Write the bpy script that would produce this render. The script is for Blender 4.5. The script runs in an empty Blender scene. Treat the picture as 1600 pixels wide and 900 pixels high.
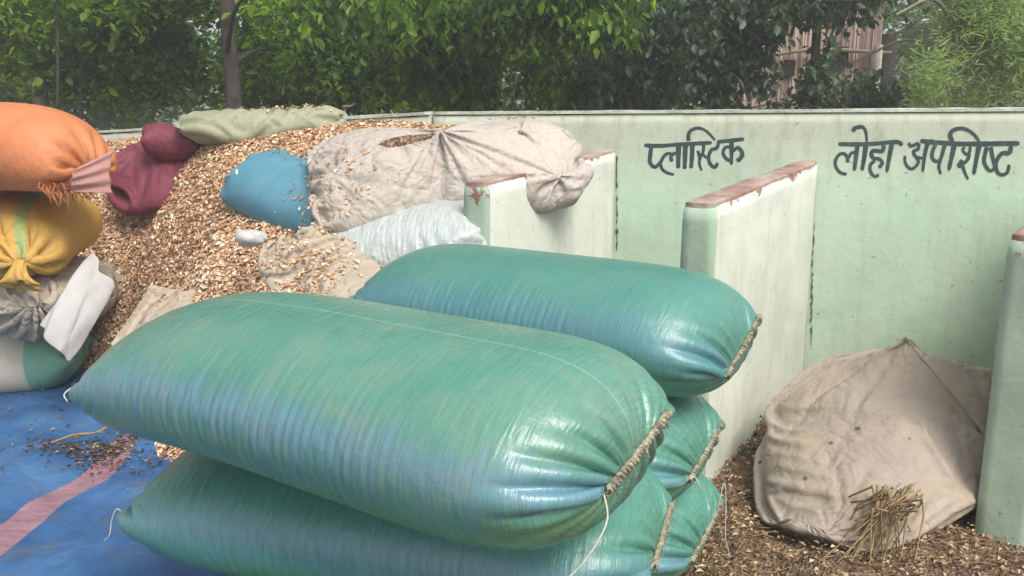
import bpy, math, random
import numpy as np
from mathutils import Vector, Matrix
from mathutils.bvhtree import BVHTree

random.seed(4)
SC = bpy.context.scene
COL = SC.collection
R = math.radians

# ------------------------------------------------------------------ camera
CAMH, PITCH, FPX = 1.35, 10.7, 1244.0
cam = bpy.data.objects.new('camera', bpy.data.cameras.new('camera'))
COL.objects.link(cam)
cam.location = (0, 0, CAMH)
cam.rotation_euler = (R(90 - PITCH), 0, 0)
cam.data.sensor_width = 36
cam.data.lens = 36 * FPX / 1600
cam.data.clip_end = 800
SC.camera = cam

# ------------------------------------------------------------------ light
SUN_EL, SUN_AZ = 54, 146          # azimuth clockwise from +Y
world = bpy.data.worlds.new('World'); SC.world = world; world.use_nodes = True
wn = world.node_tree
sky = wn.nodes.new('ShaderNodeTexSky'); sky.sky_type = 'NISHITA'; sky.sun_disc = False
sky.sun_elevation = R(SUN_EL); sky.sun_rotation = R(SUN_AZ); sky.dust_density = 3.0; sky.ozone_density = 1.0
hs = wn.nodes.new('ShaderNodeHueSaturation'); hs.inputs['Saturation'].default_value = .45
wn.links.new(sky.outputs[0], hs.inputs['Color'])
wn.links.new(hs.outputs[0], wn.nodes['Background'].inputs['Color'])
wn.nodes['Background'].inputs['Strength'].default_value = .13
sun = bpy.data.objects.new('sun', bpy.data.lights.new('sun', 'SUN')); COL.objects.link(sun)
sd = Vector((math.sin(R(SUN_AZ)) * math.cos(R(SUN_EL)), math.cos(R(SUN_AZ)) * math.cos(R(SUN_EL)), math.sin(R(SUN_EL))))
sun.rotation_euler = sd.to_track_quat('Z', 'Y').to_euler()
sun.data.energy = 2.0; sun.data.angle = R(28); sun.data.color = (1, .96, .9)
VS = SC.view_settings
VS.view_transform = 'Standard'; VS.look = 'None'; VS.gamma = 1; VS.use_curve_mapping = False
VS.exposure = 0.68

# ------------------------------------------------------------------ helpers
def ray(px, py):
    x = (px - 800) / FPX; y = -(py - 450) / FPX
    c, s = math.cos(R(PITCH)), math.sin(R(PITCH))
    return Vector((x, c + y * s, -s + y * c))
def at(px, py, Y=None, Z=None):
    d = ray(px, py)
    t = Y / d.y if Y is not None else (Z - CAMH) / d.z
    return Vector((0, 0, CAMH)) + d * t

_perm = np.random.default_rng(11).random(65536)
def vnoise(x, y, z=0.0, s=0):
    x = np.asarray(x, float); y = np.asarray(y, float); z = np.asarray(z, float) + 0 * x
    xi = np.floor(x).astype(np.int64); yi = np.floor(y).astype(np.int64); zi = np.floor(z).astype(np.int64)
    fx, fy, fz = x - xi, y - yi, z - zi
    fx = fx * fx * (3 - 2 * fx); fy = fy * fy * (3 - 2 * fy); fz = fz * fz * (3 - 2 * fz)
    def h(a, b, c): return _perm[(a * 73856093 ^ b * 19349663 ^ (c + s * 57) * 83492791) & 65535]
    r = 0
    for dx in (0, 1):
        for dy in (0, 1):
            for dz in (0, 1):
                w = (fx if dx else 1 - fx) * (fy if dy else 1 - fy) * (fz if dz else 1 - fz)
                r = r + w * h(xi + dx, yi + dy, zi + dz)
    return r * 2 - 1
def fbm(x, y, z=0.0, o=4, s=0):
    r = 0; a = 1.0; k = 1.0
    for i in range(o):
        r = r + a * vnoise(np.asarray(x) * k, np.asarray(y) * k, np.asarray(z) * k, s + i); a *= .5; k *= 2.03
    return r

def tag(o, label=None, cat=None, group=None, kind=None):
    if label: o['label'] = label
    if cat: o['category'] = cat
    if group: o['group'] = group
    if kind: o['kind'] = kind
    return o
def mesh(name, V, F, mat=None, parent=None, uv=None, smooth=True, loc=None):
    me = bpy.data.meshes.new(name)
    V = np.asarray(V, dtype=np.float32).reshape(-1, 3)
    F = np.asarray(F)
    if F.dtype != object and F.ndim == 2:
        n = F.shape[1]
        me.vertices.add(len(V)); me.vertices.foreach_set('co', V.ravel())
        me.loops.add(F.size); me.loops.foreach_set('vertex_index', F.ravel().astype(np.int32))
        me.polygons.add(len(F)); me.polygons.foreach_set('loop_start', np.arange(0, F.size, n, dtype=np.int32))
    else:
        me.from_pydata(V.tolist(), [], [list(map(int, f)) for f in F])
    me.update(calc_edges=True)
    me.validate()
    me.polygons.foreach_set('use_smooth', [smooth] * len(me.polygons))
    if uv is not None:
        l = me.uv_layers.new(name='UVMap'); l.data.foreach_set('uv', np.asarray(uv, dtype=np.float32).ravel())
    o = bpy.data.objects.new(name, me); COL.objects.link(o)
    if mat: me.materials.append(mat)
    if parent: o.parent = parent
    if loc is not None: o.location = loc
    return o
def empty(name, loc=(0, 0, 0)):
    o = bpy.data.objects.new(name, None); COL.objects.link(o); o.location = loc; o.empty_display_size = .1
    return o
def subsurf(o, n=1):
    m = o.modifiers.new('sub', 'SUBSURF'); m.levels = m.render_levels = n
def catmull(pts, n=8):
    P = [np.array(p, float) for p in pts]
    P = [2 * P[0] - P[1]] + P + [2 * P[-1] - P[-2]]
    out = []
    for i in range(1, len(P) - 2):
        for k in range(n):
            t = k / n
            out.append(.5 * (2 * P[i] + (P[i + 1] - P[i - 1]) * t + (2 * P[i - 1] - 5 * P[i] + 4 * P[i + 1] - P[i + 2]) * t * t + (3 * P[i] - P[i - 1] - 3 * P[i + 1] + P[i + 2]) * t ** 3))
    out.append(P[-2])
    return np.array(out)
def tube_data(pts, rad, n=8, bump=0, seed=0, cap=True):
    P = np.array(pts, float); m = len(P)
    rad = np.broadcast_to(np.asarray(rad, float), (m,))
    T = np.gradient(P, axis=0); T /= np.linalg.norm(T, axis=1, keepdims=True) + 1e-9
    up = np.array([0, 0, 1.]) if abs(T[0, 2]) < .9 else np.array([1., 0, 0])
    N = np.cross(T[0], up); N /= np.linalg.norm(N); rings = []
    for i in range(m):
        N = N - T[i] * N.dot(T[i]); N /= np.linalg.norm(N) + 1e-9
        B = np.cross(T[i], N)
        a = np.linspace(0, 2 * np.pi, n, endpoint=False)
        r = rad[i] * (1 + bump * vnoise(np.cos(a) * 1.5 + seed, np.sin(a) * 1.5, np.full(n, i * .35)))
        rings.append(P[i] + np.outer(np.cos(a) * r, N) + np.outer(np.sin(a) * r, B))
    V = np.concatenate(rings)
    F = [(i * n + j, i * n + (j + 1) % n, (i + 1) * n + (j + 1) % n, (i + 1) * n + j) for i in range(m - 1) for j in range(n)]
    return V, F
class MB:
    def __init__(s): s.V = []; s.F = []; s.n = 0
    def add(s, V, F):
        V = np.asarray(V, float).reshape(-1, 3); s.V.append(V); s.F += [tuple(i + s.n for i in f) for f in F]; s.n += len(V)
    def tube(s, pts, rad, n=8, bump=0, seed=0): s.add(*tube_data(pts, rad, n, bump, seed))
    def build(s, name, mat, parent=None, smooth=True): return mesh(name, np.concatenate(s.V), s.F if len({len(f) for f in s.F}) > 1 else np.array(s.F), mat, parent, smooth=smooth)

# ---- materials
def nm(name):
    m = bpy.data.materials.new(name); m.use_nodes = True
    return m, m.node_tree.nodes, m.node_tree.links, m.node_tree.nodes['Principled BSDF']
def rgb(r, g, b): return (r, g, b, 1)
def node(N, t, **kw):
    n = N.new(t)
    for k, v in kw.items(): setattr(n, k, v)
    return n
def noise(N, L, vec, scale, detail=4, rough=.55, dist=0):
    n = N.new('ShaderNodeTexNoise'); n.inputs['Scale'].default_value = scale; n.inputs['Detail'].default_value = detail
    n.inputs['Roughness'].default_value = rough; n.inputs['Distortion'].default_value = dist
    if vec is not None: L.new(vec, n.inputs['Vector'])
    return n.outputs['Fac']
def ramp(N, L, fac, stops, interp='LINEAR'):
    n = N.new('ShaderNodeValToRGB'); e = n.color_ramp.elements; n.color_ramp.interpolation = interp
    while len(e) > 1: e.remove(e[0])
    e[0].position, e[0].color = stops[0][0], stops[0][1] if len(stops[0][1]) == 4 else (*stops[0][1], 1)
    for p, c in stops[1:]:
        x = e.new(p); x.color = c if len(c) == 4 else (*c, 1)
    L.new(fac, n.inputs['Fac']); return n.outputs['Color']
def mixc(N, L, fac, a, b, mode='MIX'):
    n = N.new('ShaderNodeMix'); n.data_type = 'RGBA'; n.blend_type = mode
    for s, v in ((n.inputs[0], fac), (n.inputs[6], a), (n.inputs[7], b)):
        if hasattr(v, 'is_linked'): L.new(v, s)
        else: s.default_value = v
    return n.outputs[2]
def math_(N, L, op, a, b=0.0, c=None, clamp=False):
    n = N.new('ShaderNodeMath'); n.operation = op; n.use_clamp = clamp
    for i, v in enumerate((a, b, c)):
        if v is None: continue
        if hasattr(v, 'is_linked'): L.new(v, n.inputs[i])
        else: n.inputs[i].default_value = v
    return n.outputs[0]
def bump(N, L, b, h, strength, dist, prev=None):
    n = N.new('ShaderNodeBump'); n.inputs['Strength'].default_value = strength; n.inputs['Distance'].default_value = dist
    L.new(h, n.inputs['Height'])
    if prev is not None: L.new(prev, n.inputs['Normal'])
    L.new(n.outputs[0], b.inputs['Normal']); return n.outputs[0]
def mapped(N, L, src, scale):
    n = N.new('ShaderNodeMapping'); n.inputs['Scale'].default_value = scale; L.new(src, n.inputs['Vector']); return n.outputs[0]

def woven(name, base, dark=None, tint=None, tintv=None, rough=.38, streak=.5, dirt=0.0, dirtc=(.12, .09, .06), stripe=None, weave=1.0, sheen=0.0, spec=.5, fold=None, hole=None, crumple=0, spots=0, var=.25):
    """polypropylene sacking: uv.x metres along the sack, uv.y metres round it"""
    m, N, L, b = nm(name)
    tc = N.new('ShaderNodeTexCoord'); uv = tc.outputs['UV']; ob = tc.outputs['Object']
    sep = N.new('ShaderNodeSeparateXYZ'); L.new(uv, sep.inputs[0]); U, V = sep.outputs[0], sep.outputs[1]
    dark = dark or tuple(c * .72 for c in base)
    c = ramp(N, L, noise(N, L, ob, 3.0, 5, .6), [(.3, dark), (.7, base)])
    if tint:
        # tinted bands along the sack (bluish, olive), with a ragged edge
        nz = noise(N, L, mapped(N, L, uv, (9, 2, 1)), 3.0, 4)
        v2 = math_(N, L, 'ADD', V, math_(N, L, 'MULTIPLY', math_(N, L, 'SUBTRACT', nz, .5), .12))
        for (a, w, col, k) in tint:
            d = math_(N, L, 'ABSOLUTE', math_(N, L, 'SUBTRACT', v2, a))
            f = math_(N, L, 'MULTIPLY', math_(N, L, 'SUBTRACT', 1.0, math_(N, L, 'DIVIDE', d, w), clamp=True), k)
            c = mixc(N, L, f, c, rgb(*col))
    st = noise(N, L, mapped(N, L, uv, (190, 15, 1)), 1.0, 4, .6)       # tapes pulled round the sack
    st2 = noise(N, L, mapped(N, L, uv, (4, 120, 1)), 1.0, 3, .6)
    c = mixc(N, L, streak, c, ramp(N, L, st, [(.28, tuple(x * .55 for x in base)), (.55, base), (.75, tuple(min(1, x * 1.5 + .03) for x in base))]), 'MIX')
    if stripe:
        for (ax, a, w, col) in stripe:
            s = U if ax == 0 else V
            d = math_(N, L, 'ABSOLUTE', math_(N, L, 'SUBTRACT', s, a))
            f = math_(N, L, 'LESS_THAN', d, w)
            c = mixc(N, L, f, c, rgb(*col))
    if fold:
        for a in fold:
            wob = math_(N, L, 'MULTIPLY', noise(N, L, mapped(N, L, uv, (2, 0, 0)), 1.0, 2), .02)
            d = math_(N, L, 'ABSOLUTE', math_(N, L, 'SUBTRACT', math_(N, L, 'ADD', V, wob), a))
            f = math_(N, L, 'MULTIPLY', math_(N, L, 'LESS_THAN', d, .0022), .35)
            c = mixc(N, L, f, c, rgb(*(min(1, x + .22) for x in base)))
    if dirt:
        dn = noise(N, L, ob, 5.5, 7, .68, .6)
        f = math_(N, L, 'MULTIPLY', ramp(N, L, dn, [(.46, (0, 0, 0)), (.72, (1, 1, 1))]), dirt)
        c = mixc(N, L, f, c, rgb(*dirtc))
    if spots:
        vo = N.new('ShaderNodeTexVoronoi'); vo.inputs['Scale'].default_value = 9; L.new(ob, vo.inputs['Vector'])
        f = math_(N, L, 'MULTIPLY', math_(N, L, 'LESS_THAN', vo.outputs['Distance'], .09), spots)
        c = mixc(N, L, f, c, rgb(.03, .025, .03))
    if hole:
        for (hu, hv, ru, rv) in hole:
            nz = noise(N, L, ob, 30, 3)
            du = math_(N, L, 'DIVIDE', math_(N, L, 'SUBTRACT', U, hu), ru)
            dv = math_(N, L, 'DIVIDE', math_(N, L, 'SUBTRACT', V, hv), rv)
            d = math_(N, L, 'ADD', math_(N, L, 'MULTIPLY', du, du), math_(N, L, 'MULTIPLY', dv, dv))
            d = math_(N, L, 'ADD', d, math_(N, L, 'MULTIPLY', nz, .6))
            f = math_(N, L, 'LESS_THAN', d, 1.0)
            c = mixc(N, L, f, c, ramp(N, L, noise(N, L, ob, 90, 3), [(.35, (.05, .03, .02)), (.55, (.22, .13, .07)), (.7, (.5, .36, .22))]))
    L.new(c, b.inputs['Base Color'])
    b.inputs['Specular IOR Level'].default_value = spec
    rr = math_(N, L, 'ADD', rough - .12, math_(N, L, 'MULTIPLY', st, .24)); L.new(rr, b.inputs['Roughness'])
    if sheen: b.inputs['Sheen Weight'].default_value = sheen; b.inputs['Sheen Roughness'].default_value = .4
    # weave
    w1 = node(N, 'ShaderNodeTexWave', wave_type='BANDS', bands_direction='X'); w1.inputs['Scale'].default_value = 140; L.new(uv, w1.inputs['Vector'])
    w2 = node(N, 'ShaderNodeTexWave', wave_type='BANDS', bands_direction='Y'); w2.inputs['Scale'].default_value = 140; L.new(uv, w2.inputs['Vector'])
    w = math_(N, L, 'MULTIPLY', w1.outputs['Fac'], w2.outputs['Fac'])
    n1 = bump(N, L, b, w, .10 * weave, .001)
    n2 = bump(N, L, b, math_(N, L, 'ADD', st, math_(N, L, 'MULTIPLY', st2, .4)), .55 * (streak + .25), .004, n1)
    cr = noise(N, L, mapped(N, L, uv, (60, 8, 1)), 1.0, 3, .55, .4)
    n2 = bump(N, L, b, cr, .6 * (streak + .2), .010, n2)
    n3 = bump(N, L, b, noise(N, L, ob, 16, 5, .6), .35 * var * 4, .008, n2)
    if crumple:
        for sc_, k_, d_ in ((4.5, 1.0, 1.2), (11, .6, .8)):
            rdg = math_(N, L, 'ABSOLUTE', math_(N, L, 'SUBTRACT', noise(N, L, ob, sc_, 2, .5, d_), .5))
            rdg = math_(N, L, 'MINIMUM', math_(N, L, 'MULTIPLY', rdg, 7.0), 1.0)
            n3 = bump(N, L, b, rdg, crumple * k_, .012, n3)
    return m

def plain(name, col, rough=.7, var=.3, scale=12, bumps=.3, spec=.3):
    m, N, L, b = nm(name); tc = N.new('ShaderNodeTexCoord')
    n = noise(N, L, tc.outputs['Object'], scale, 6, .65)
    L.new(ramp(N, L, n, [(.3, tuple(c * (1 - var) for c in col)), (.7, tuple(min(1, c * (1 + var)) for c in col))]), b.inputs['Base Color'])
    b.inputs['Roughness'].default_value = rough; b.inputs['Specular IOR Level'].default_value = spec
    bump(N, L, b, noise(N, L, tc.outputs['Object'], scale * 6, 4), bumps, .01)
    return m

def plaster(name, base, band=None, chip=.0, seed=0.0):
    """lime wash on cement; uv.x metres along, uv.y metres below the top"""
    m, N, L, b = nm(name); tc = N.new('ShaderNodeTexCoord'); ob = tc.outputs['Object']
    sep = N.new('ShaderNodeSeparateXYZ'); L.new(tc.outputs['UV'], sep.inputs[0]); D = sep.outputs[1]
    big = noise(N, L, ob, 1.7 + seed, 6, .6, .3)
    c = ramp(N, L, big, [(.3, tuple(x * .84 for x in base)), (.5, base), (.68, tuple(min(1, x * 1.12) for x in base))])
    c = mixc(N, L, math_(N, L, 'MULTIPLY', ramp(N, L, noise(N, L, ob, 3.3, 6, .65), [(.5, (0, 0, 0)), (.72, (1, 1, 1))]), .55), c, rgb(.56, .58, .52))
    if band:  # weathered, dirty upper band
        d2 = math_(N, L, 'ADD', D, math_(N, L, 'MULTIPLY', math_(N, L, 'SUBTRACT', noise(N, L, ob, 4, 6, .65), .5), .30))
        f = math_(N, L, 'SUBTRACT', 1.0, math_(N, L, 'DIVIDE', math_(N, L, 'SUBTRACT', d2, band[1] * .3), band[1]), clamp=True)
        c = mixc(N, L, math_(N, L, 'MULTIPLY', f, .75), c, rgb(*band[0]))
        st = ramp(N, L, noise(N, L, mapped(N, L, ob, (6, 6, 1.6)), 2.2, 6, .7), [(.5, (0, 0, 0)), (.66, (1, 1, 1))])
        c = mixc(N, L, math_(N, L, 'MULTIPLY', math_(N, L, 'MULTIPLY', f, st), .32), c, rgb(.19, .17, .13))
    if chip:
        ch = math_(N, L, 'ADD', D, math_(N, L, 'MULTIPLY', math_(N, L, 'SUBTRACT', noise(N, L, ob, 5.5, 8, .72, .5), .5), chip * 9))
        f = math_(N, L, 'LESS_THAN', ch, chip * -.25)
        c = mixc(N, L, f, c, ramp(N, L, noise(N, L, ob, 14, 4), [(.35, (.24, .12, .085)), (.6, (.33, .2, .16)), (.75, (.38, .27, .22))]))
    dm = ramp(N, L, noise(N, L, ob, 7.5, 7, .75, .3), [(.685, (0, 0, 0)), (.70, (1, 1, 1))])
    c = mixc(N, L, math_(N, L, 'MULTIPLY', dm, .8), c, rgb(.36, .31, .25))
    vl = ramp(N, L, noise(N, L, mapped(N, L, ob, (9, 9, .9)), 1.6, 5, .65), [(.52, (0, 0, 0)), (.75, (1, 1, 1))])
    c = mixc(N, L, math_(N, L, 'MULTIPLY', vl, .28), c, rgb(.34, .33, .25))
    pit = ramp(N, L, noise(N, L, ob, 34, 3, .5), [(.27, (1, 1, 1)), (.31, (0, 0, 0))])
    c = mixc(N, L, math_(N, L, 'MULTIPLY', pit, .55), c, rgb(.16, .15, .11))
    L.new(c, b.inputs['Base Color']); b.inputs['Roughness'].default_value = .85; b.inputs['Specular IOR Level'].default_value = .25
    n1 = bump(N, L, b, noise(N, L, ob, 4, 6, .6), .5, .02)
    bump(N, L, b, noise(N, L, ob, 55, 4, .6), .15, .004, n1)
    return m

GREEN = (.095, .29, .215)
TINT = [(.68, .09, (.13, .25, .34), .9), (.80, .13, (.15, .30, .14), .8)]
M = {}
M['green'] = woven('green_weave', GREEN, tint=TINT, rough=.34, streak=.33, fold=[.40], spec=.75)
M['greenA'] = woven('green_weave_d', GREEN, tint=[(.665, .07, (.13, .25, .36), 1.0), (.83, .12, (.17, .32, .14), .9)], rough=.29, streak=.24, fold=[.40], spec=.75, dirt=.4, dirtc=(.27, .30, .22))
M['mint'] = woven('mint_weave', (.24, .50, .34), rough=.5, streak=.2, stripe=[(0, .80, .12, (.62, .56, .44))], spec=.4)
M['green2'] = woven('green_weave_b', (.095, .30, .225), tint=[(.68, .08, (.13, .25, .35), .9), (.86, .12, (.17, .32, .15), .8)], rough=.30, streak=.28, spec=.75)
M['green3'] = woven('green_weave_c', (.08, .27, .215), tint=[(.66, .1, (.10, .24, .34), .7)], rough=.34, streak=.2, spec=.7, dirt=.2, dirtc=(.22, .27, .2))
M['orange'] = woven('orange_weave', (.64, .215, .08), crumple=.2, dirt=.4, dirtc=(.5, .28, .16), rough=.55, streak=.18, stripe=[(0, .36, .07, (.42, .27, .36))], spec=.35, tint=None)
M['pink'] = woven('pink_weave', (.5, .26, .22), rough=.6, streak=.2, spec=.3)
M['yellow'] = woven('yellow_weave', (.62, .37, .08), crumple=.25, dirt=.4, dirtc=(.48, .33, .14), rough=.5, streak=.22, stripe=[(1, .28, .028, (.3, .38, .13))], spec=.35)
M['beige'] = woven('beige_weave', (.52, .44, .34), crumple=.7, rough=.65, streak=.2, dirt=.5, dirtc=(.3, .23, .16), spec=.3)
M['white'] = woven('white_weave', (.62, .6, .56), rough=.6, streak=.15, dirt=.3, dirtc=(.4, .36, .32), spec=.3)
M['bigwhite'] = woven('offwhite_weave', (.56, .50, .44), rough=.65, streak=.12, dirt=.35, dirtc=(.48, .38, .27), spec=.3, crumple=.6, hole=[(.47, .55, .13, .04), (1.14, .50, .03, .03)])
M['silver'] = woven('silver_weave', (.48, .53, .51), crumple=.25, rough=.4, streak=.5, spec=.6)
M['blue'] = woven('blue_weave', (.11, .31, .41), rough=.5, dirt=.25, dirtc=(.3, .36, .36), streak=.15, spec=.45)
M['maroon'] = woven('maroon_weave', (.19, .035, .06), crumple=.3, dirt=.4, dirtc=(.28, .12, .12), rough=.6, streak=.12, spec=.3)
M['hairy'] = woven('cream_weave', (.36, .37, .25), rough=.6, streak=.35, spec=.3)
M['darkbag'] = woven('grey_weave', (.12, .12, .14), rough=.6, streak=.2, spec=.3)
M['old'] = woven('old_weave', (.45, .375, .31), rough=.7, streak=.1, dirt=.55, dirtc=(.36, .30, .17), spec=.25, spots=.7, crumple=.4)
M['stitch'] = plain('stitch_thread', (.42, .38, .27), .8, .75, 60, .8)
M['string'] = plain('white_string', (.6, .6, .55), .7, .2, 30, .3)
M['wall'] = plaster('mint_limewash', (.51, .66, .50), band=((.52, .53, .42), .30), chip=.0)
M['part'] = plaster('pale_limewash', (.68, .71, .61), chip=.03, seed=.4)
M['partend'] = plaster('mint_limewash_chipped', (.42, .54, .41), chip=.075, seed=.8)
def m_brick():
    m, N, L, b = nm('bare_brick'); ob = N.new('ShaderNodeTexCoord').outputs['Object']
    c = ramp(N, L, noise(N, L, ob, 7, 7, .7), [(.3, (.22, .13, .10)), (.5, (.40, .25, .20)), (.62, (.48, .34, .28)), (.75, (.55, .47, .40))])
    c = mixc(N, L, ramp(N, L, noise(N, L, ob, 2.6, 6, .7, .4), [(.47, (0, 0, 0)), (.6, (.85, .85, .85))]), c, rgb(.50, .45, .38))
    L.new(c, b.inputs['Base Color']); b.inputs['Roughness'].default_value = .95
    bump(N, L, b, noise(N, L, ob, 30, 6, .7), .9, .015); return m
M['brick'] = m_brick()
M['cap'] = plain('wall_cap', (.52, .55, .47), .9, .25, 7, .8)
def m_paint():
    m, N, L, b = nm('black_paint'); ob = N.new('ShaderNodeTexCoord').outputs['Object']
    c = ramp(N, L, noise(N, L, mapped(N, L, ob, (14, 14, 5)), 2.5, 6, .7), [(.3, (.022, .045, .05)), (.6, (.045, .075, .075)), (.70, (.10, .15, .13)), (.8, (.26, .34, .27))])
    L.new(c, b.inputs['Base Color']); b.inputs['Roughness'].default_value = .8
    bump(N, L, b, noise(N, L, ob, 55, 4, .6), .35, .004); return m
M['paint'] = m_paint()
M['bark'] = plain('bark', (.06, .052, .042), .9, .45, 10, 1)
M['barkpale'] = plain('pale_bark', (.25, .22, .17), .9, .3, 12, .8)
M['straw'] = plain('straw', (.32, .23, .12), .8, .4, 30, .3)

# ------------------------------------------------------------------ the setting: ground and walls
def m_ground():
    m, N, L, b = nm('bare_earth'); tc = N.new('ShaderNodeTexCoord'); ob = tc.outputs['Object']
    c = ramp(N, L, noise(N, L, ob, 3, 8, .7), [(.3, (.07, .045, .03)), (.55, (.17, .11, .07)), (.75, (.26, .18, .11))])
    L.new(c, b.inputs['Base Color']); b.inputs['Roughness'].default_value = .95
    bump(N, L, b, noise(N, L, ob, 40, 6, .7), .8, .02); return m
g = mesh('ground', [(-300, -60, 0), (300, -60, 0), (300, 500, 0), (-300, 500, 0)], [(0, 1, 2, 3)], m_ground())
tag(g, 'bare brown earth under the bins', 'ground', kind='structure')

def slab(name, a, bb, th, zt0, zt1, mat, parent=None, z0=0.0, wob=.006, cell=.05, uvoff=0, tk=None):
    """upright slab from a to bb (2d centre line), top from zt0 to zt1; quads on all faces, edges slightly worn"""
    a = np.array(a, float); bb = np.array(bb, float); d = bb - a; Ln = np.linalg.norm(d); d /= Ln; n = np.array([-d[1], d[0]])
    nx = max(2, int(Ln / cell)); nz = max(2, int(max(zt0, zt1) / cell)); ny = max(1, int(th / .03))
    V = []; F = []; UV = []
    def grid(fn, na, nb):
        base = len(V)
        for i in range(na + 1):
            for j in range(nb + 1): V.append(fn(i / na, j / nb))
        for i in range(na):
            for j in range(nb): F.append((base + i * (nb + 1) + j, base + (i + 1) * (nb + 1) + j, base + (i + 1) * (nb + 1) + j + 1, base + i * (nb + 1) + j + 1))
    def P(s, t, k): # s along, t across -.5...5, k up
        ztop = zt0 + (zt1 - zt0) * s
        zb = ztop - tk if tk else z0
        return (s * Ln, t * th, zb + (ztop - zb) * k)
    grid(lambda s, k: P(s, -.5, k), nx, nz); grid(lambda s, k: P(1 - s, .5, k), nx, nz)
    grid(lambda t, k: P(0, .5 - t, k), ny, nz); grid(lambda t, k: P(1, t - .5, k), ny, nz)
    grid(lambda s, t: P(s, t - .5, 1), nx, ny)
    V = np.array(V)
    tops = zt0 + (zt1 - zt0) * V[:, 0] / Ln
    # worn arris
    edge = (np.abs(V[:, 1]) > th * .49) & (V[:, 2] > tops - 1e-4)
    nzv = vnoise(V[:, 0] * 9 + 3, V[:, 2] * 9, V[:, 1] * 9, 5)
    nb = vnoise(V[:, 0] * 3, V[:, 2] * 3, V[:, 1] * 3, 9)
    W = V.copy()
    W[:, 2] += np.where(V[:, 2] > tops - 1e-4, wob * nzv + wob * nb, 0)
    W[:, 1] *= np.where(edge, .93, 1)
    endm = ((V[:, 0] < 1e-5) | (V[:, 0] > Ln - 1e-5))
    W[:, 0] += np.where(endm, wob * .6 * nzv, 0)
    X = np.stack([a[0] + d[0] * W[:, 0] + n[0] * W[:, 1], a[1] + d[1] * W[:, 0] + n[1] * W[:, 1], W[:, 2]], -1)
    F = np.array(F)
    uv = np.stack([V[:, 0] + uvoff, tops - V[:, 2]], -1)[F.ravel()]
    o = mesh(name, X, F, mat, parent, uv=uv)
    md = o.modifiers.new('weld', 'WELD'); md.merge_threshold = .0008
    return o
# back wall, front face line: through J1, J2
J1 = np.array([.58, 4.49]); J2 = np.array([1.63, 4.30])
wd = (J2 - J1) / np.linalg.norm(J2 - J1); wn_ = np.array([-wd[1], wd[0]])
TH = .14
P0w = J1 - wd * 1.05; P1w = J1 + wd * 3.2
bw = empty('boundary_wall', (float(J1[0]), float(J1[1]), 0))
tag(bw, 'long mint green boundary wall behind the bins with hand painted black words', 'wall')
def inw(o, par):
    o.parent = par; o.matrix_parent_inverse = Matrix.Translation(par.location).inverted()
    return o
hw = wn_ * TH / 2
inw(slab('wall_panel', P0w + hw, P1w + hw, TH, 1.475, 1.475, M['wall'], wob=.004), bw)
Pl = np.array([-3.6, 6.15])
inw(slab('wall_panel', Pl + hw, P0w + hw - wd * .002, TH, 1.354, 1.475, M['wall'], wob=.008), bw)
inw(slab('coping', P0w + hw, P1w + hw, TH + .006, 1.497, 1.499, M['cap'], wob=.005, tk=.018), bw)
inw(slab('coping', Pl + hw, P0w + hw - wd * .002, TH + .006, 1.375, 1.496, M['cap'], wob=.006, tk=.018), bw)

def partition(front, back, zf, zb, label, th=.125):
    f = np.array(front); k = np.array(back); e = empty('partition_wall', (front[0], front[1], 0))
    tag(e, label, 'partition wall', 'low partition walls of the waste bins')
    d = (k - f) / np.linalg.norm(k - f)
    inw(slab('side', f + d * .012, k, th, zf, zb, M['part'], wob=.006), e)
    inw(slab('end_face', f, f + d * .012, th + .004, zf - .004, zf - .003, M['partend'], wob=.007), e)
    inw(slab('brick_top', f + d * .006, k - d * .004, th - .012, zf + .016, zb + .016, M['brick'], z0=min(zf, zf) - .01, wob=.007, cell=.03), e)
    return e
def off(p, d, t): return (p[0] + d[0] * t, p[1] + d[1] * t)
q = .0625
p1d = np.array([.54, .84]); p1n = np.array([-p1d[1], p1d[0]])
partition((-.10 - .055, 3.40 + .03), (.58 - .055, 4.485 + .03), 1.145, 1.27, 'low partition wall at the left end of the bins with the off-white sack slumped over its top')
partition((.74 - .055, 2.88 + .03), (1.63 - .055, 4.295 + .02), 1.10, 1.205, 'middle partition wall with a bare brick top between the two painted words')
partition((1.545 + .075, 2.42 + .02), (3.0, 4.05), 1.035, 1.15, 'nearest partition wall cut off by the right edge of the photo', .15)

# ------------------------------------------------------------------ painted words on the wall
def wall_pt(px, py, lift=.003):
    d = ray(px, py); n = Vector((wn_[0], wn_[1], 0)); p = Vector((J1[0], J1[1], 0)) - n * lift
    t = (p - Vector((0, 0, CAMH))).dot(n) / d.dot(n)
    return Vector((0, 0, CAMH)) + d * t
lift = [.0006]
def word(name, strokes, ox, oy, sc, mb):
    for w0, w1, pts in strokes:
        C = catmull([(p[0], p[1], 0) for p in pts], 6)[:, :2]
        T = np.gradient(C, axis=0); T /= np.linalg.norm(T, axis=1, keepdims=True) + 1e-9
        Nn = np.stack([-T[:, 1], T[:, 0]], -1); m = len(C)
        ww = np.linspace(w0, w1, m) * .56
        ww = ww * (1 + .10 * vnoise(np.arange(m) * .9, np.full(m, C[0, 0]))) 
        ww[0] *= .7; ww[-1] *= .6
        lift[0] += .00004; V = []
        for i in range(m):
            for s in (-1, 1):
                q_ = C[i] + Nn[i] * ww[i] * s
                V.append(tuple(wall_pt(q_[0] / sc + ox, q_[1] / sc + oy, lift[0])))
        mb.add(V, [(2 * i, 2 * i + 1, 2 * i + 3, 2 * i + 2) for i in range(m - 1)])
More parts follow.
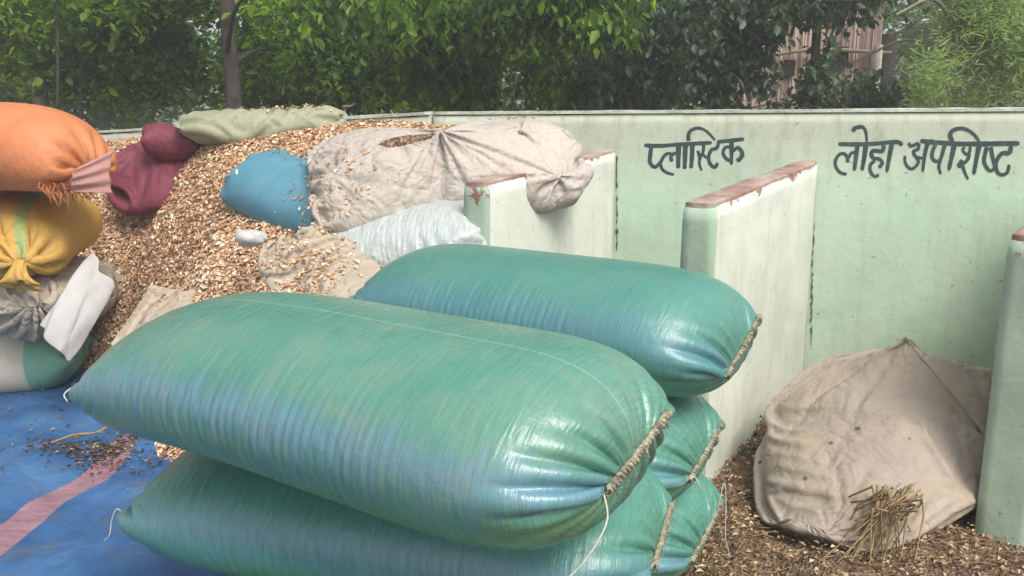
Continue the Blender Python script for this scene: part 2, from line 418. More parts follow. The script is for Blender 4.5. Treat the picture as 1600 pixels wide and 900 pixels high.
W1 = [(52, 52, [(60, 338), (300, 345), (540, 325), (780, 312), (1020, 300)]), (52, 50, [(1090, 290), (1330, 265), (1480, 248)]),
      (56, 40, [(160, 350), (145, 480), (140, 570), (180, 632), (225, 640), (290, 580), (335, 500), (390, 455), (450, 462)]),
      (50, 40, [(452, 570), (440, 500), (480, 455), (530, 450)]), (44, 36, [(290, 600), (312, 670), (375, 722), (485, 755)]),
      (66, 56, [(550, 310), (545, 500), (540, 665)]), (66, 52, [(645, 300), (640, 500), (632, 675)]), (62, 50, [(745, 300), (738, 500), (725, 665)]),
      (50, 30, [(690, 275), (688, 185), (730, 122), (830, 92), (930, 128), (1010, 200), (1065, 268)]),
      (42, 34, [(905, 330), (895, 430), (850, 520), (845, 610), (878, 700)]), (40, 40, [(820, 410), (845, 500), (850, 560)]), (36, 40, [(890, 460), (930, 500), (975, 515)]),
      (46, 46, [(1115, 300), (1090, 375), (1020, 400), (980, 475), (980, 560), (1020, 628), (1070, 645), (1105, 585)]),
      (66, 40, [(1300, 250), (1300, 430), (1298, 615)]), (40, 46, [(1290, 365), (1215, 365), (1180, 440), (1215, 515), (1280, 560)]), (44, 60, [(1320, 420), (1390, 370), (1450, 440), (1432, 515), (1375, 560)])]
W2 = [(60, 60, [(140, 350), (400, 355), (700, 345), (1050, 318), (1140, 372)]), (66, 36, [(365, 155), (400, 102), (510, 84), (565, 150), (588, 320)]),
      (50, 46, [(285, 640), (280, 565), (240, 508), (170, 505), (110, 570), (90, 660), (120, 740), (180, 802), (270, 822)]), (46, 44, [(295, 570), (340, 495), (405, 480)]),
      (66, 52, [(440, 360), (415, 560), (388, 765)]), (70, 52, [(575, 340), (545, 560), (508, 765)]),
      (60, 50, [(850, 360), (825, 460), (690, 455), (655, 512), (690, 570), (780, 585), (825, 650), (775, 722)]), (50, 46, [(710, 605), (640, 680), (640, 775), (705, 855), (775, 832)]),
      (72, 50, [(975, 350), (935, 560), (895, 790)]), (50, 46, [(1240, 330), (1275, 382), (1400, 330)]), (50, 44, [(1395, 340), (1385, 430), (1315, 462), (1350, 545), (1450, 575)]),
      (46, 40, [(1355, 560), (1392, 625), (1350, 700), (1280, 738), (1212, 692), (1180, 610), (1182, 530)]), (62, 46, [(1535, 330), (1490, 520), (1458, 785)]), (60, 60, [(1420, 305), (1520, 308), (1640, 312)])]
W3 = [(62, 70, [(20, 314), (300, 330), (600, 348), (900, 348), (1250, 342), (1530, 340)]), (54, 46, [(225, 350), (172, 470), (170, 570), (230, 622), (305, 590)]),
      (60, 36, [(365, 360), (320, 520), (272, 690), (300, 825)]), (76, 50, [(515, 350), (470, 560), (425, 765)]),
      (66, 40, [(485, 310), (448, 225), (480, 145), (600, 105), (720, 130), (830, 212), (905, 315)]),
      (40, 44, [(672, 395), (645, 445), (700, 512), (752, 470), (758, 395)]), (46, 60, [(752, 500), (722, 590), (650, 650), (598, 600)]), (90, 80, [(600, 640), (610, 720)]), (50, 34, [(640, 680), (675, 790), (730, 905)]),
      (72, 50, [(905, 350), (860, 580), (815, 825)]), (60, 46, [(1025, 395), (985, 540), (985, 650), (1060, 762), (1140, 742)]), (56, 44, [(1085, 395), (1112, 560), (1160, 765)]),
      (66, 44, [(1400, 380), (1370, 488), (1265, 492), (1195, 570), (1160, 680), (1190, 790), (1262, 832), (1342, 790), (1370, 670)])]
mb = MB(); word('', W1, 1000, 190, 9.09, mb); inw(mb.build('painted_word', M['paint'], smooth=False), bw)['label'] = 'black Hindi word for plastic'
mb = MB(); word('', W2, 1296, 190, 10, mb); word('', W3, 1440, 190, 10, mb); inw(mb.build('painted_word', M['paint'], smooth=False), bw)['label'] = 'two black Hindi words for iron waste'

mb = MB(); rg = random.Random(12)
for (xa, ya, xb, yb_) in ((1273, 262, 1267, 540), (963, 244, 964, 392)):
    n_ = int(abs(yb_ - ya) / 5); V = []
    for k in range(n_ + 1):
        t = k / n_; cx_ = xa + (xb - xa) * t + rg.uniform(-1.0, 1.0); w_ = max(.15, rg.gauss(.9, .8))
        V += [tuple(wall_pt(cx_ - w_, ya + (yb_ - ya) * t, .004)), tuple(wall_pt(cx_ + w_, ya + (yb_ - ya) * t, .004))]
    mb.add(V, [(2 * k, 2 * k + 1, 2 * k + 3, 2 * k + 2) for k in range(n_)])
inw(mb.build('corner_crack', plain('crack_dirt', (.09, .09, .07)), smooth=False), bw)
# ------------------------------------------------------------------ sacks: cloth tube settled by constraint relaxation
def sack_sim(L, c, nu, nv, e0, e1, T, fill=1.0, steps=100, it=6, seed=0, floor=None, g=.0004, amp=.012, pins=(),
             y1=0., z1=0., y0=0., z0=0., tilt1=0., taper=0., tapers=(.05, .17, .40, .66, .92, 1, 1, 1), tuck=(0, 0), sq=None, wf=.80, press=.0012, pull=.01, lump=0., lumpf=2.2, stiffc=.35, bend=1.0, ceil=None, arch=0.):
    rng = np.random.default_rng(seed)
    U = np.linspace(-1, 1, nu)[:, None]; th = np.linspace(0, 2 * np.pi, nv, endpoint=False)[None, :]
    s = np.abs(U); W = c * .25 * wf
    f = (1 - s ** 3.2) ** .55 if not sq else (1 - s ** sq) ** .5
    tp = np.interp(U, [-1, -.92, -.8, -.66, -.35, 0, .3, 1], tapers) if taper else 1 + 0 * U
    if taper: f = np.where(U < 0, 1, f)
    e = np.where(U < 0, e0, e1); w = e + (W * tp - e) * ((1 - s ** 4) ** .6 if not sq else (1 - s ** (sq + 1)) ** .5)
    if taper: w = np.where(U < 0, W * tp, w)
    r0 = np.clip(-U, 0, 1) ** 2.5; r1 = np.clip(U, 0, 1) ** 3
    cy = np.cos(th); fl = 1 - 2 * np.arccos(np.clip(cy, -1, 1)) / np.pi; sm = s ** 8
    y = w * (cy * (1 - sm) + fl * sm) + r0 * y0 + r1 * y1
    z = T * tp * f * np.sin(th) + r0 * z0 + r1 * z1 + arch * (1 - U ** 2)
    P = np.stack([U * L * .465 + 0 * th, y, z], -1)
    if lump:
        n3 = np.stack([fbm(P[..., 0] * lumpf + 5 * seed + k * 9, P[..., 1] * lumpf + 3, P[..., 2] * lumpf * 1.5, 3, seed + k) for k in range(3)], -1)
        P = P + n3 * lump * (1 - s ** 6)[..., None]
    P0 = P.copy()
    n = rng.normal(size=(nu, nv, 1))
    for k in range(2):
        n = (n + np.roll(n, 1, 1) + np.roll(n, -1, 1)) / 1.8; n[1:-1] = (n[1:-1] + n[:-2] + n[2:]) / 2
    gat = rng.normal(size=(1, nv, 1))
    for k in range(2): gat = (gat + np.roll(gat, 1, 1) + np.roll(gat, -1, 1)) / 2
    P[..., 2:3] += (n * amp * .4 + gat * amp * (np.clip(s, .4, 1) - .4)[..., None] * 1.6) * np.where(s > .999, .0, 1)[..., None]
    Q = P.copy(); lu = L / (nu - 1); lv = c / nv * tp[:, :, None]; ld = np.hypot(lu, lv); V0 = None; la = c / nv; lr = ld[:-1]
    def proj(A, B, l, st, stc):
        d = B - A; r = np.sqrt((d * d).sum(-1, keepdims=True)) + 1e-9
        return d * (np.where(r > l, st, stc) * .5 * (r - l) / r)
    for t in range(steps):
        du = np.empty_like(P); du[1:-1] = P[2:] - P[:-2]; du[0] = P[1] - P[0]; du[-1] = P[-1] - P[-2]
        a = np.cross(du, np.roll(P, -1, 1) - np.roll(P, 1, 1)) / (4 * lu * la)
        p = press
        if fill < 1:
            rz = np.roll(P, -1, 1)
            sec = .5 * np.abs((P[..., 1] * rz[..., 2] - P[..., 2] * rz[..., 1]).sum(1))
            Vv = (sec * np.gradient(P[..., 0].mean(1))).sum()
            if V0 is None: V0 = Vv * fill
            p = float(np.clip((V0 - Vv) / V0 * 8, -1, 1)) * press
        vel = (P - Q) * .9; Q = P.copy()
        P = P + vel - a * p + (P0 - P) * pull * fill
        P[..., 2] -= g
        for k in range(it):
            for o in (0, 1):
                B = P[o + 1::2]; A = P[o:-1:2][:len(B)]
                d = proj(A, B, lu, 1, stiffc); A += d; B -= d
            ev = P[:, 0::2]; od = P[:, 1::2]; d = proj(ev, od, lv, 1, stiffc); ev += d; od -= d
            B = np.roll(P[:, 0::2], -1, 1); d = proj(P[:, 1::2], B, lv, 1, stiffc); P[:, 1::2] += d; P[:, 0::2] -= np.roll(d, 1, 1)
            for sh in (1, -1):
                for o in (0, 1):
                    B = P[o + 1::2]; A = P[o:-1:2][:len(B)]
                    d = proj(A, np.roll(B, -sh, 1), ld[o:o + 2 * len(B):2][:len(B)], .35, .12); A += d; B -= np.roll(d, sh, 1)
            h = 4
            d = proj(P[:-h], P[h:], h * lu, 0, .10 * bend); P[:-h] += d * .5; P[h:] -= d * .5
            B = np.roll(P, -h, 1); d = proj(P, B, h * lv, 0, .10 * bend); P = P + d * .5 - np.roll(d, h, 1) * .5
            for r_, ee, yy, zz in ((0, e0, y0, z0), (-1, e1, y1, z1)):
                row = P[r_]; av = (row + np.roll(row[::-1], 1, 0)) / 2; cen = av.mean(0)
                tg = np.empty_like(av); tg[:, 0] = cen[0] if not (tuck[0] or tuck[1]) else (-L * .465 + tuck[0] if r_ == 0 else L * .465 - tuck[1]); tg[:, 1] = yy + ee * fl[0]; tg[:, 2] = zz + (tilt1 * fl[0] if r_ == -1 else 0)
                P[r_] = av * .3 + tg * .7
            for (pi, pj, Rr, pt, st) in pins:
                D = np.hypot((np.arange(nu)[:, None] - pi * nu) * lu, ((np.arange(nv)[None, :] - pj * nv + nv / 2) % nv - nv / 2) * la)
                P = P + (np.array(pt) - P) * (np.exp(-(D / Rr) ** 2) * st)[..., None]
            if floor is not None:
                b = P[..., 2] < floor; P[..., 2][b] = floor
                P[..., :2][b] = Q[..., :2][b] * .6 + P[..., :2][b] * .4
            if ceil is not None: P[..., 2] = np.minimum(P[..., 2], ceil)
    return P
def radial_folds(P, L, c, pi, pj, amp, freq, Rr, seed=0, fade=.07):
    nu, nv = P.shape[:2]
    a = (np.arange(nu)[:, None] / (nu - 1) - pi) * L; b = ((np.arange(nv)[None, :] / nv - pj + .5) % 1 - .5) * c
    r = np.hypot(a, b); th = np.arctan2(b, a)
    q = vnoise(np.cos(th) * freq, np.sin(th) * freq, r * 1.6, seed)
    h = (1 - np.minimum(np.abs(q) * 3.2, 1)) ** 1.4 * -1 + .35 * vnoise(np.cos(th) * freq * 2.2, np.sin(th) * freq * 2.2, r * 2, seed + 2)
    h = h * np.exp(-(r / Rr) ** 2) * np.clip(r / fade, 0, 1)
    du = np.gradient(P, axis=0); dv = np.roll(P, -1, 1) - np.roll(P, 1, 1)
    N = -np.cross(du, dv); N /= np.linalg.norm(N, axis=-1, keepdims=True) + 1e-12
    return P + N * (h * amp)[..., None]
def sack_mesh(P, L, c, name, mat, parent):
    nu, nv = P.shape[:2]
    i, j = np.meshgrid(np.arange(nu - 1), np.arange(nv), indexing='ij'); i = i.ravel(); j = j.ravel(); j2 = (j + 1) % nv
    F = np.stack([i * nv + j, i * nv + j2, (i + 1) * nv + j2, (i + 1) * nv + j], -1)[:, ::-1]
    uu = L / (nu - 1); vv = c / nv
    uv = np.stack([np.stack([(i + di) * uu, (j + dj) * vv], -1) for di, dj in ((0, 0), (0, 1), (1, 1), (1, 0))], 1)[:, ::-1]
    o = mesh(name, P.reshape(-1, 3), F, mat, parent, uv=uv)
    subsurf(o, 1)
    return o
def stitching(P, parent, side=-1, rad=.0068, fr=(0, 1), mat='stitch'):
    nv = P.shape[1]; row = P[side, :nv // 2 + 1]
    a, b = row[int(fr[0] * nv // 2)], row[int(fr[1] * (nv // 2))]
    ln = np.linalg.norm(b - a); n = int(ln / .0035) + 8; t = np.linspace(0, 1, n)[:, None]
    dx = .006 * (1 if side == -1 else -1)
    base = a + (b - a) * t + np.array([dx, 0, 0])
    base[:, 2] += .004 * vnoise(t[:, 0] * 12, t[:, 0] * 0)
    mbs = MB()
    for k in range(2):
        ph = t[:, 0] * ln / .022 * 2 * np.pi + k * np.pi
        pts = base + np.stack([np.cos(ph) * rad * .6, np.zeros(n), np.sin(ph) * rad * .8], -1)
        mbs.tube(pts, rad * .62 * (1 + .3 * vnoise(t[:, 0] * 40 + k * 7, t[:, 0] * 0)), 6)
    rg = random.Random(int(ln * 1e4))
    for k in range(int(ln / .012)):          # frayed ends
        q_ = a + (b - a) * rg.random() + np.array([dx, 0, 0])
        v = np.array([dx * 1.2 * rg.random() + .004, rg.uniform(-.012, .012), rg.uniform(-.016, .012)])
        mbs.tube([q_, q_ + v * .6, q_ + v * 1.3 + np.array([0, 0, -.004])], [.0016, .0013, .0006], 4)
    return mbs.build('stitching', M[mat], parent)
def tail(parent, pts, r=.0020, mat='string'):
    mt = MB(); C = catmull(pts, 6); mt.tube(C, np.linspace(r, r * .6, len(C)), 6); return mt.build('string_tail', M[mat], parent)
def sack(name, label, cat, group, mat, L, c, loc, yaw, pitch=0, roll=0, scale=(1, 1, 1), nu=110, nv=120, stitch=True, radial=(), **kw):
    P = sack_sim(L, c, nu, nv, **kw)
    P = P * np.array(scale)
    for k_, (pi, pj, am, fq, rr) in enumerate(radial): P = radial_folds(P, L, c, pi, pj, am, fq, rr, k_ + 3)
    e = empty(name, loc); e.rotation_euler = (Matrix.Rotation(R(yaw), 3, 'Z') @ Matrix.Rotation(R(pitch), 3, 'Y') @ Matrix.Rotation(R(roll), 3, 'X')).to_euler()
    tag(e, label, cat, group)
    sack_mesh(P, L, c, 'sack_body', M[mat], e)
    if stitch: stitching(P, e)
    return e, P

GS = 'stuffed green woven sacks stacked in the foreground'
# ends given in world space: (left end) -> (right end)
def place(a, b, zoff=0):
    a = Vector(a); b = Vector(b); d = b - a
    return ((a + b) / 2 + Vector((0, 0, zoff)), math.degrees(math.atan2(d.y, d.x)), -math.degrees(math.atan2(d.z, math.hypot(d.x, d.y))), d.length)
def ends_sack(name, label, cat, group, mat, a, b, c, **kw):
    mid, yaw, pit, ln = place(a, b)
    return sack(name, label, cat, group, mat, ln * 1.06, c, mid, yaw, pit, **kw)

aR = at(1040, 722, Z=.80); aL = Vector((-.93, 2.06, .825))
bR = at(1186, 532, Z=.80); bL = at(615, 446, Z=.82); bd = bL - bR
dR = at(1128, 712, Z=.48); eR = at(1128, 838, Z=.18)
PIL = dict(sq=6.5, wf=.85, press=.0006, pull=.03, bend=.5, amp=.036)
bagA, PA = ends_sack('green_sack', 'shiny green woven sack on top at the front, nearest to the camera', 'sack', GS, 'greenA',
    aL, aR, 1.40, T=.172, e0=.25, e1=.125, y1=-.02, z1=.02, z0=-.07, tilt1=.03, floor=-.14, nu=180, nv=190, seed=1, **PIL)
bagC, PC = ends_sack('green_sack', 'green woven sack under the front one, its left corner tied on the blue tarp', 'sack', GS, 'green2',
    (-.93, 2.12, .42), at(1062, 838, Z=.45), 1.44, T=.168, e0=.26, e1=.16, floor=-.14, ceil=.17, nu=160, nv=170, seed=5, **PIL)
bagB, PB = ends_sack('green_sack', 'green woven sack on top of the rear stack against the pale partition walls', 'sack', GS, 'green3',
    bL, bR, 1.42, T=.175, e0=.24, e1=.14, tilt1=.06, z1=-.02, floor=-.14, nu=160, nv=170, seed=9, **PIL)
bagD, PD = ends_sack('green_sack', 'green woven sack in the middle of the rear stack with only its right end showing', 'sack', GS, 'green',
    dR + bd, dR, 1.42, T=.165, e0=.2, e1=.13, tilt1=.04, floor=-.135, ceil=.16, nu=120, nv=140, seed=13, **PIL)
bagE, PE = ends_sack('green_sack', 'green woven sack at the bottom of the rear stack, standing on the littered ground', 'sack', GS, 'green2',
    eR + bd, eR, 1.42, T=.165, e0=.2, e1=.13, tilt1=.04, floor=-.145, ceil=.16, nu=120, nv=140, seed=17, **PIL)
# sack under the front pair, mostly out of the frame
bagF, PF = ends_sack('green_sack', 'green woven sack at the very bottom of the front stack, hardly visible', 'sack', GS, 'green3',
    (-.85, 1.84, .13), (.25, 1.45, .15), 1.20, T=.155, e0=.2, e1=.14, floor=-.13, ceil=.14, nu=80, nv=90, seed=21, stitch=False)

def loc_end(P, frac, side=-1):
    nv = P.shape[1]; return P[side, int(frac * (nv // 2))]
# string tails
a = loc_end(PA, 1.0); tail(bagA, [a, a + [.01, -.01, -.05], a + [-.02, -.06, -.12], a + [-.10, -.10, -.19], a + [-.2, -.11, -.235]], .0019)
a = PA[0, PA.shape[1] // 2]; tail(bagA, [a, a + [-.02, .01, .008], a + [-.03, -.02, -.01], a + [.0, -.03, -.02], a + [.02, -.045, -.012]], .0022)
a = PC[0, PC.shape[1] // 2]; tail(bagC, [a, a + [-.02, .0, .01], a + [-.03, -.01, -.02], a + [-.03, -.02, -.05], a + [-.05, -.02, -.07]], .0022)
a = loc_end(PD, 1.0); tail(bagD, [a, a + [.015, .02, .01], a + [.03, .03, -.02], a + [.03, .05, -.045]], .0018)
a = loc_end(PE, .1); tail(bagE, [a, a + [.01, .02, .08], a + [.02, .02, .0], a + [.03, .0, -.08], a + [.05, .0, -.15]], .0018)

# ------------------------------------------------------------------ left stack of sacks
LS = 'coloured sacks stacked at the left edge'
green_l, _ = sack('green_sack', 'mint green sack at the foot of the left stack with a cream patch', 'sack', LS, 'mint', 1.2, 1.3, (-2.90, 4.15, .20), 14, 0, stitch=False, T=.22, e0=.25, e1=.2, floor=-.19, seed=31, nu=80, nv=90)
beige_l, PBg = sack('beige_sack', 'crumpled beige and white sack third from the top of the left stack', 'sack', LS, 'beige', 1.15, 1.5, (-2.50, 4.16, .56), -80, 4, stitch=False,
    T=.21, e0=.28, e1=.05, y1=.14, z1=.03, fill=.78, floor=-.18, lump=.04, seed=33, amp=.025, nu=120, nv=130, bend=.7, radial=[(.97, .35, .03, 3, .4)])
yellow_l, PY = sack('yellow_sack', 'yellow sack with a pale green stripe and tied neck between the orange and beige sacks', 'sack', LS, 'yellow', 1.15, 1.5, (-2.56, 4.13, .90), -80, 4, stitch=False,
    T=.20, e0=.10, e1=.035, y1=.19, z1=-.08, tuck=(.15, .001), fill=.93, floor=-.17, lump=.015, seed=35, amp=.03, nu=130, nv=140, radial=[(.98, .30, .014, 4, .35)])
# tied neck of the yellow sack
end = PY[-1].mean(0); mb = MB(); rg = np.random.default_rng(5)
n = 26; nn = 30
nk = []
for i in range(n):
    t = i / (n - 1); r_ = .028 + .035 * t ** 1.5
    a_ = np.linspace(0, 2 * np.pi, nn, endpoint=False)
    rr = r_ * (1 + (.25 + .3 * t) * np.sin(a_ * 5 + 2 * np.sin(a_)) * t + .12 * np.sin(a_ * 9 + 1))
    nk.append(np.stack([end[0] - .01 + .05 * np.sin(t * 2.2) + 0 * a_, end[1] + rr * np.cos(a_) * 1.0, end[2] - .11 * t + rr * np.sin(a_) * .5], -1) + np.stack([rr * np.sin(a_) * .5, 0 * a_, 0 * a_], -1))
V = np.concatenate(nk)
kn = mesh('tied_neck', V, np.array([(i * nn + j, i * nn + (j + 1) % nn, (i + 1) * nn + (j + 1) % nn, (i + 1) * nn + j) for i in range(n - 1) for j in range(nn)]), M['yellow'], yellow_l)
sol = kn.modifiers.new('s', 'SOLIDIFY'); sol.thickness = .002
orange_l, PO = sack('orange_sack', 'bright orange sack lying on top of the left stack with a pink mouth', 'sack', LS, 'orange', 1.3, 1.42, (-2.55, 3.98, 1.275), -8, 0, stitch=False,
    T=.215, e0=.2, e1=.10, y1=-.08, z1=-.07, floor=-.17, lump=.008, seed=37, nu=120, nv=120, amp=.016)

mb = MB(); rgf = random.Random(4); e1_ = PO[-1]
for k in range(46):
    q_ = PO[int(PO.shape[0] * rgf.uniform(.86, .99)), int(PO.shape[1] * rgf.uniform(.55, .72))]
    mb.tube([q_, q_ + np.array([rgf.uniform(-.01, .03), -.012, -.02]), q_ + np.array([rgf.uniform(-.02, .06), -.02, -.035 - .05 * rgf.random()])], [.0035, .003, .001], 4)
mb.build('frayed_threads', M['orange'], orange_l)
def sheet(name, corners, nx, ny, fn, mat, parent=None, th=.003, label=None):
    """cloth sheet spanned by 4 corners with offset fn(s,t)->vector"""
    c00, c10, c11, c01 = [np.array(c, float) for c in corners]; V = []
    for i in range(nx + 1):
        for j in range(ny + 1):
            s, t = i / nx, j / ny
            V.append(c00 * (1 - s) * (1 - t) + c10 * s * (1 - t) + c11 * s * t + c01 * (1 - s) * t + np.array(fn(s, t)))
    F = np.array([(i * (ny + 1) + j, (i + 1) * (ny + 1) + j, (i + 1) * (ny + 1) + j + 1, i * (ny + 1) + j + 1) for i in range(nx) for j in range(ny)])
    V = np.array(V); sz = np.linalg.norm(c10 - c00), np.linalg.norm(c01 - c00)
    k = F.ravel(); uv = np.stack([(k // (ny + 1)) / nx * sz[0], (k % (ny + 1)) / ny * sz[1]], -1)
    o = mesh(name, V, F, mat, None, uv=uv)
    if parent: inw2(o, parent)
    m = o.modifiers.new('s', 'SOLIDIFY'); m.thickness = th
    subsurf(o, 1)
    return o
def inw2(o, par):
    bpy.context.view_layer.update()
    o.parent = par; o.matrix_parent_inverse = par.matrix_world.inverted(); return o
YF = 3.62
sheet('loose_flap', [at(62, 505, 3.62), at(114, 563, 3.60), at(184, 448, 3.72), at(148, 388, 3.78)], 24, 24,
      lambda s, t: (.012 * math.sin(11 * s + 5 * t), -.055 * math.sin(math.pi * s) ** .8 - .02 * math.sin(math.pi * t) + .010 * float(vnoise(s * 7, t * 3)), .012 * math.sin(5 * t + 4 * s) + .008 * float(vnoise(s * 5, t * 5, 3))), M['white'], beige_l)
sheet('mouth_cloth', [at(120, 262, 3.60), at(112, 300, 3.60), at(176, 302, 3.72), at(178, 232, 3.80)], 14, 14,
      lambda s, t: (.006 * math.sin(20 * s), -.03 * math.sin(math.pi * s) + .005 * math.sin(22 * s + 3 * t), 0), M['pink'], orange_l)

# ------------------------------------------------------------------ chaff heap with the sacks sunk in it
def yb(X):
    return np.interp(X, [-4.5, -2.6, -2.2, -1.8, -1.5, -1.0, 0, .4], [4.45, 4.45, 4.35, 3.75, 3.2, 2.95, 2.8, 2.8])
def wall_y(X):
    s = (P0w[0] - X) / (P0w[0] - Pl[0])
    return np.where(X > P0w[0], J1[1] + (X - J1[0]) * wd[1] / wd[0], P0w[1] + (Pl[1] - P0w[1]) * s)
def heap_z(X, Y):
    d = Y - yb(X); W_ = wall_y(X); span = np.maximum(W_ - yb(X) - .12, .3)
    t = np.clip(d / span, 0, 1.3)
    z = 1.43 * (1 - (1 - np.clip(t, 0, 1)) ** 1.55)
    z = z - .11 * np.clip((-X - 1.7), 0, 2.0) * np.clip(t, 0, 1)
    z = np.where(d < 0, d * .6, z)
    z = z - .30 * np.clip((X + .25) / .5, 0, 1) * np.clip(t, 0, 1)
    return z + .035 * fbm(X * 2.2, Y * 2.2, 0, 4, 3) * np.clip(d * 4, 0, 1)
def m_chaff(name, cols):
    m, N, L, b = nm(name); tc = N.new('ShaderNodeTexCoord'); ob = tc.outputs['Object']
    vo = N.new('ShaderNodeTexVoronoi'); vo.inputs['Scale'].default_value = 95; L.new(ob, vo.inputs['Vector'])
    sp = N.new('ShaderNodeSeparateColor'); L.new(vo.outputs['Color'], sp.inputs[0])
    c = ramp(N, L, sp.outputs[0], cols)
    c = mixc(N, L, .45, c, ramp(N, L, noise(N, L, ob, 3, 5), [(.35, (.26, .16, .09)), (.65, (.44, .30, .18))]))
    L.new(c, b.inputs['Base Color']); b.inputs['Roughness'].default_value = .9
    bump(N, L, b, vo.outputs['Distance'], .9, .02); return m
def m_flake(name, cols):
    m, N, L, b = nm(name); uvn = N.new('ShaderNodeUVMap'); sp = N.new('ShaderNodeSeparateXYZ'); L.new(uvn.outputs[0], sp.inputs[0])
    L.new(ramp(N, L, sp.outputs[0], cols), b.inputs['Base Color']); b.inputs['Roughness'].default_value = .75; b.inputs['Specular IOR Level'].default_value = .3
    return m
CH = [(0, (.28, .16, .10)), (.15, (.48, .29, .17)), (.5, (.68, .43, .25)), (.75, (.82, .58, .37)), (1, (.92, .84, .68))]
M['chaff'] = m_chaff('chaff', CH); M['flake'] = m_flake('chaff_flakes', CH)
xs = np.arange(-4.4, .52, .035); ys = np.arange(2.7, 6.5, .035)
X, Y = np.meshgrid(xs, ys, indexing='ij'); Z = heap_z(X, Y)
lim = wall_y(X) - .02
nx_, ny_ = X.shape
# right side stops at the first partition
p1x = -.16 + (Y - 3.43) * (.68 / 1.085) - .05
ok = (Z > -.10) & (Y < lim + .05) & (X < np.where(Y > 3.42, p1x, -.05 + 0 * Y)) & (X < -.02 + .02 * Y)
i, j = np.meshgrid(np.arange(nx_ - 1), np.arange(ny_ - 1), indexing='ij')
okq = ok[:-1, :-1] & ok[1:, :-1] & ok[1:, 1:] & ok[:-1, 1:]
i = i[okq]; j = j[okq]
F = np.stack([i * ny_ + j, (i + 1) * ny_ + j, (i + 1) * ny_ + j + 1, i * ny_ + j + 1], -1)
used, inv = np.unique(F.ravel(), return_inverse=True)
Vh = np.stack([X.ravel(), Y.ravel(), Z.ravel()], -1)
Zs = Vh[used]; Zs[:, 2] += .008 * vnoise(Zs[:, 0] * 30, Zs[:, 1] * 30)
heap = mesh('chaff_heap', Zs, inv.reshape(-1, 4), M['chaff'])
tag(heap, 'big spilled heap of brown chaff and husks banked against the wall', 'chaff heap', kind='stuff')

def flakes(name, pts, nrm, size, mat, seed=0, lift_=.004, elong=1.8, parent=None):
    rng = np.random.default_rng(seed); n = len(pts)
    s = size * (.45 + rng.random((n, 1)) ** 2 * 1.1)
    a = rng.random((n, 1)) * 2 * np.pi
    t1 = np.concatenate([np.cos(a), np.sin(a), rng.normal(size=(n, 1)) * .5], 1)
    t1 -= nrm * (t1 * nrm).sum(1, keepdims=True) * .8; t1 /= np.linalg.norm(t1, axis=1, keepdims=True)
    t2 = np.cross(nrm, t1); t2 += rng.normal(size=(n, 3)) * .25; t2 /= np.linalg.norm(t2, axis=1, keepdims=True) + 1e-9
    c = pts + nrm * (lift_ * rng.random((n, 1)) * 2)
    up = np.cross(t1, t2) * s * .25
    w = s / elong
    V = np.stack([c - t1 * s * .5, c + t2 * w * .5 + up, c + t1 * s * .5, c - t2 * w * .5 + up], 1).reshape(-1, 3)
    F = (np.arange(n)[:, None] * 4 + np.array([0, 1, 2, 3])[None])
    uvv = np.repeat(rng.random(n), 4); uv = np.stack([uvv, uvv], -1)
    return mesh(name, V, F, mat, parent, uv=uv, smooth=False)
rng = np.random.default_rng(3)
def heap_flakes(n, size, seed, mat='flake'):
    r_ = np.random.default_rng(seed)
    Xr = r_.uniform(-3.6, .4, n * 3); Yr = r_.uniform(2.8, 6.0, n * 3); Zr = heap_z(Xr, Yr)
    okk = (Zr > 0.0) & (Yr < wall_y(Xr) - .02) & (Xr < np.where(Yr > 3.42, -.16 + (Yr - 3.43) * .627 - .06, -.06))
    Xr, Yr, Zr = Xr[okk][:n], Yr[okk][:n], Zr[okk][:n]
    e_ = .03; nx = -(heap_z(Xr + e_, Yr) - Zr) / e_; ny = -(heap_z(Xr, Yr + e_) - Zr) / e_
    nr = np.stack([nx, ny, np.ones_like(nx)], -1); nr /= np.linalg.norm(nr, axis=1, keepdims=True)
    return flakes('loose_chaff', np.stack([Xr, Yr, Zr], -1), nr, size, M[mat], seed, .008)
fl = heap_flakes(110000, .028, 7); tag(fl, 'loose flakes of chaff lying over the brown heap', 'chaff', kind='stuff')

SH = 'sacks half buried in the chaff heap'
def hit(px, py, dep=0.0):
    d = ray(px, py); t = 2.0
    while t < 7.5:
        p = Vector((0, 0, CAMH)) + d * t
        if p.z < float(heap_z(np.array(p.x), np.array(p.y))) and p.y > 2.9: break
        t += .01
    p = Vector((0, 0, CAMH)) + d * (t + dep); return p
sack('maroon_sack', 'dark maroon sack half buried in chaff beside the orange sack', 'sack', SH, 'maroon', .78, 1.45, hit(254, 264, -.15), 8, -8, 46, stitch=False, T=.12, e0=.12, e1=.14, fill=.8, lump=.06, seed=41, nu=80, nv=90)
sack('maroon_sack', 'small maroon sack corner poking out under the ribbed cream sack', 'sack', SH, 'maroon', .45, .72, at(272, 215, 4.95), 10, 5, 0, stitch=False, T=.11, e0=.08, e1=.08, tuck=(.07, .07), fill=.95, lump=.02, seed=43, nu=60, nv=60)
sack('blue_sack', 'smooth blue sack sloping down through the middle of the heap', 'sack', SH, 'blue', .95, 1.22, hit(468, 298, .0), -32, 14, 20, stitch=False, T=.17, e0=.12, e1=.1, tuck=(.13, .1), fill=.97, lump=.03, seed=45, nu=90, nv=90)
sack('cream_sack', 'long cream ribbed sack resting on the wall top behind the heap', 'sack', SH, 'hairy', 1.14, 1.2, at(415, 190, 4.98), 6, -1, 0, stitch=False, T=.16, e0=.16, e1=.12, fill=.78, lump=.03, seed=47, nu=110, nv=100, amp=.02, bend=.6)
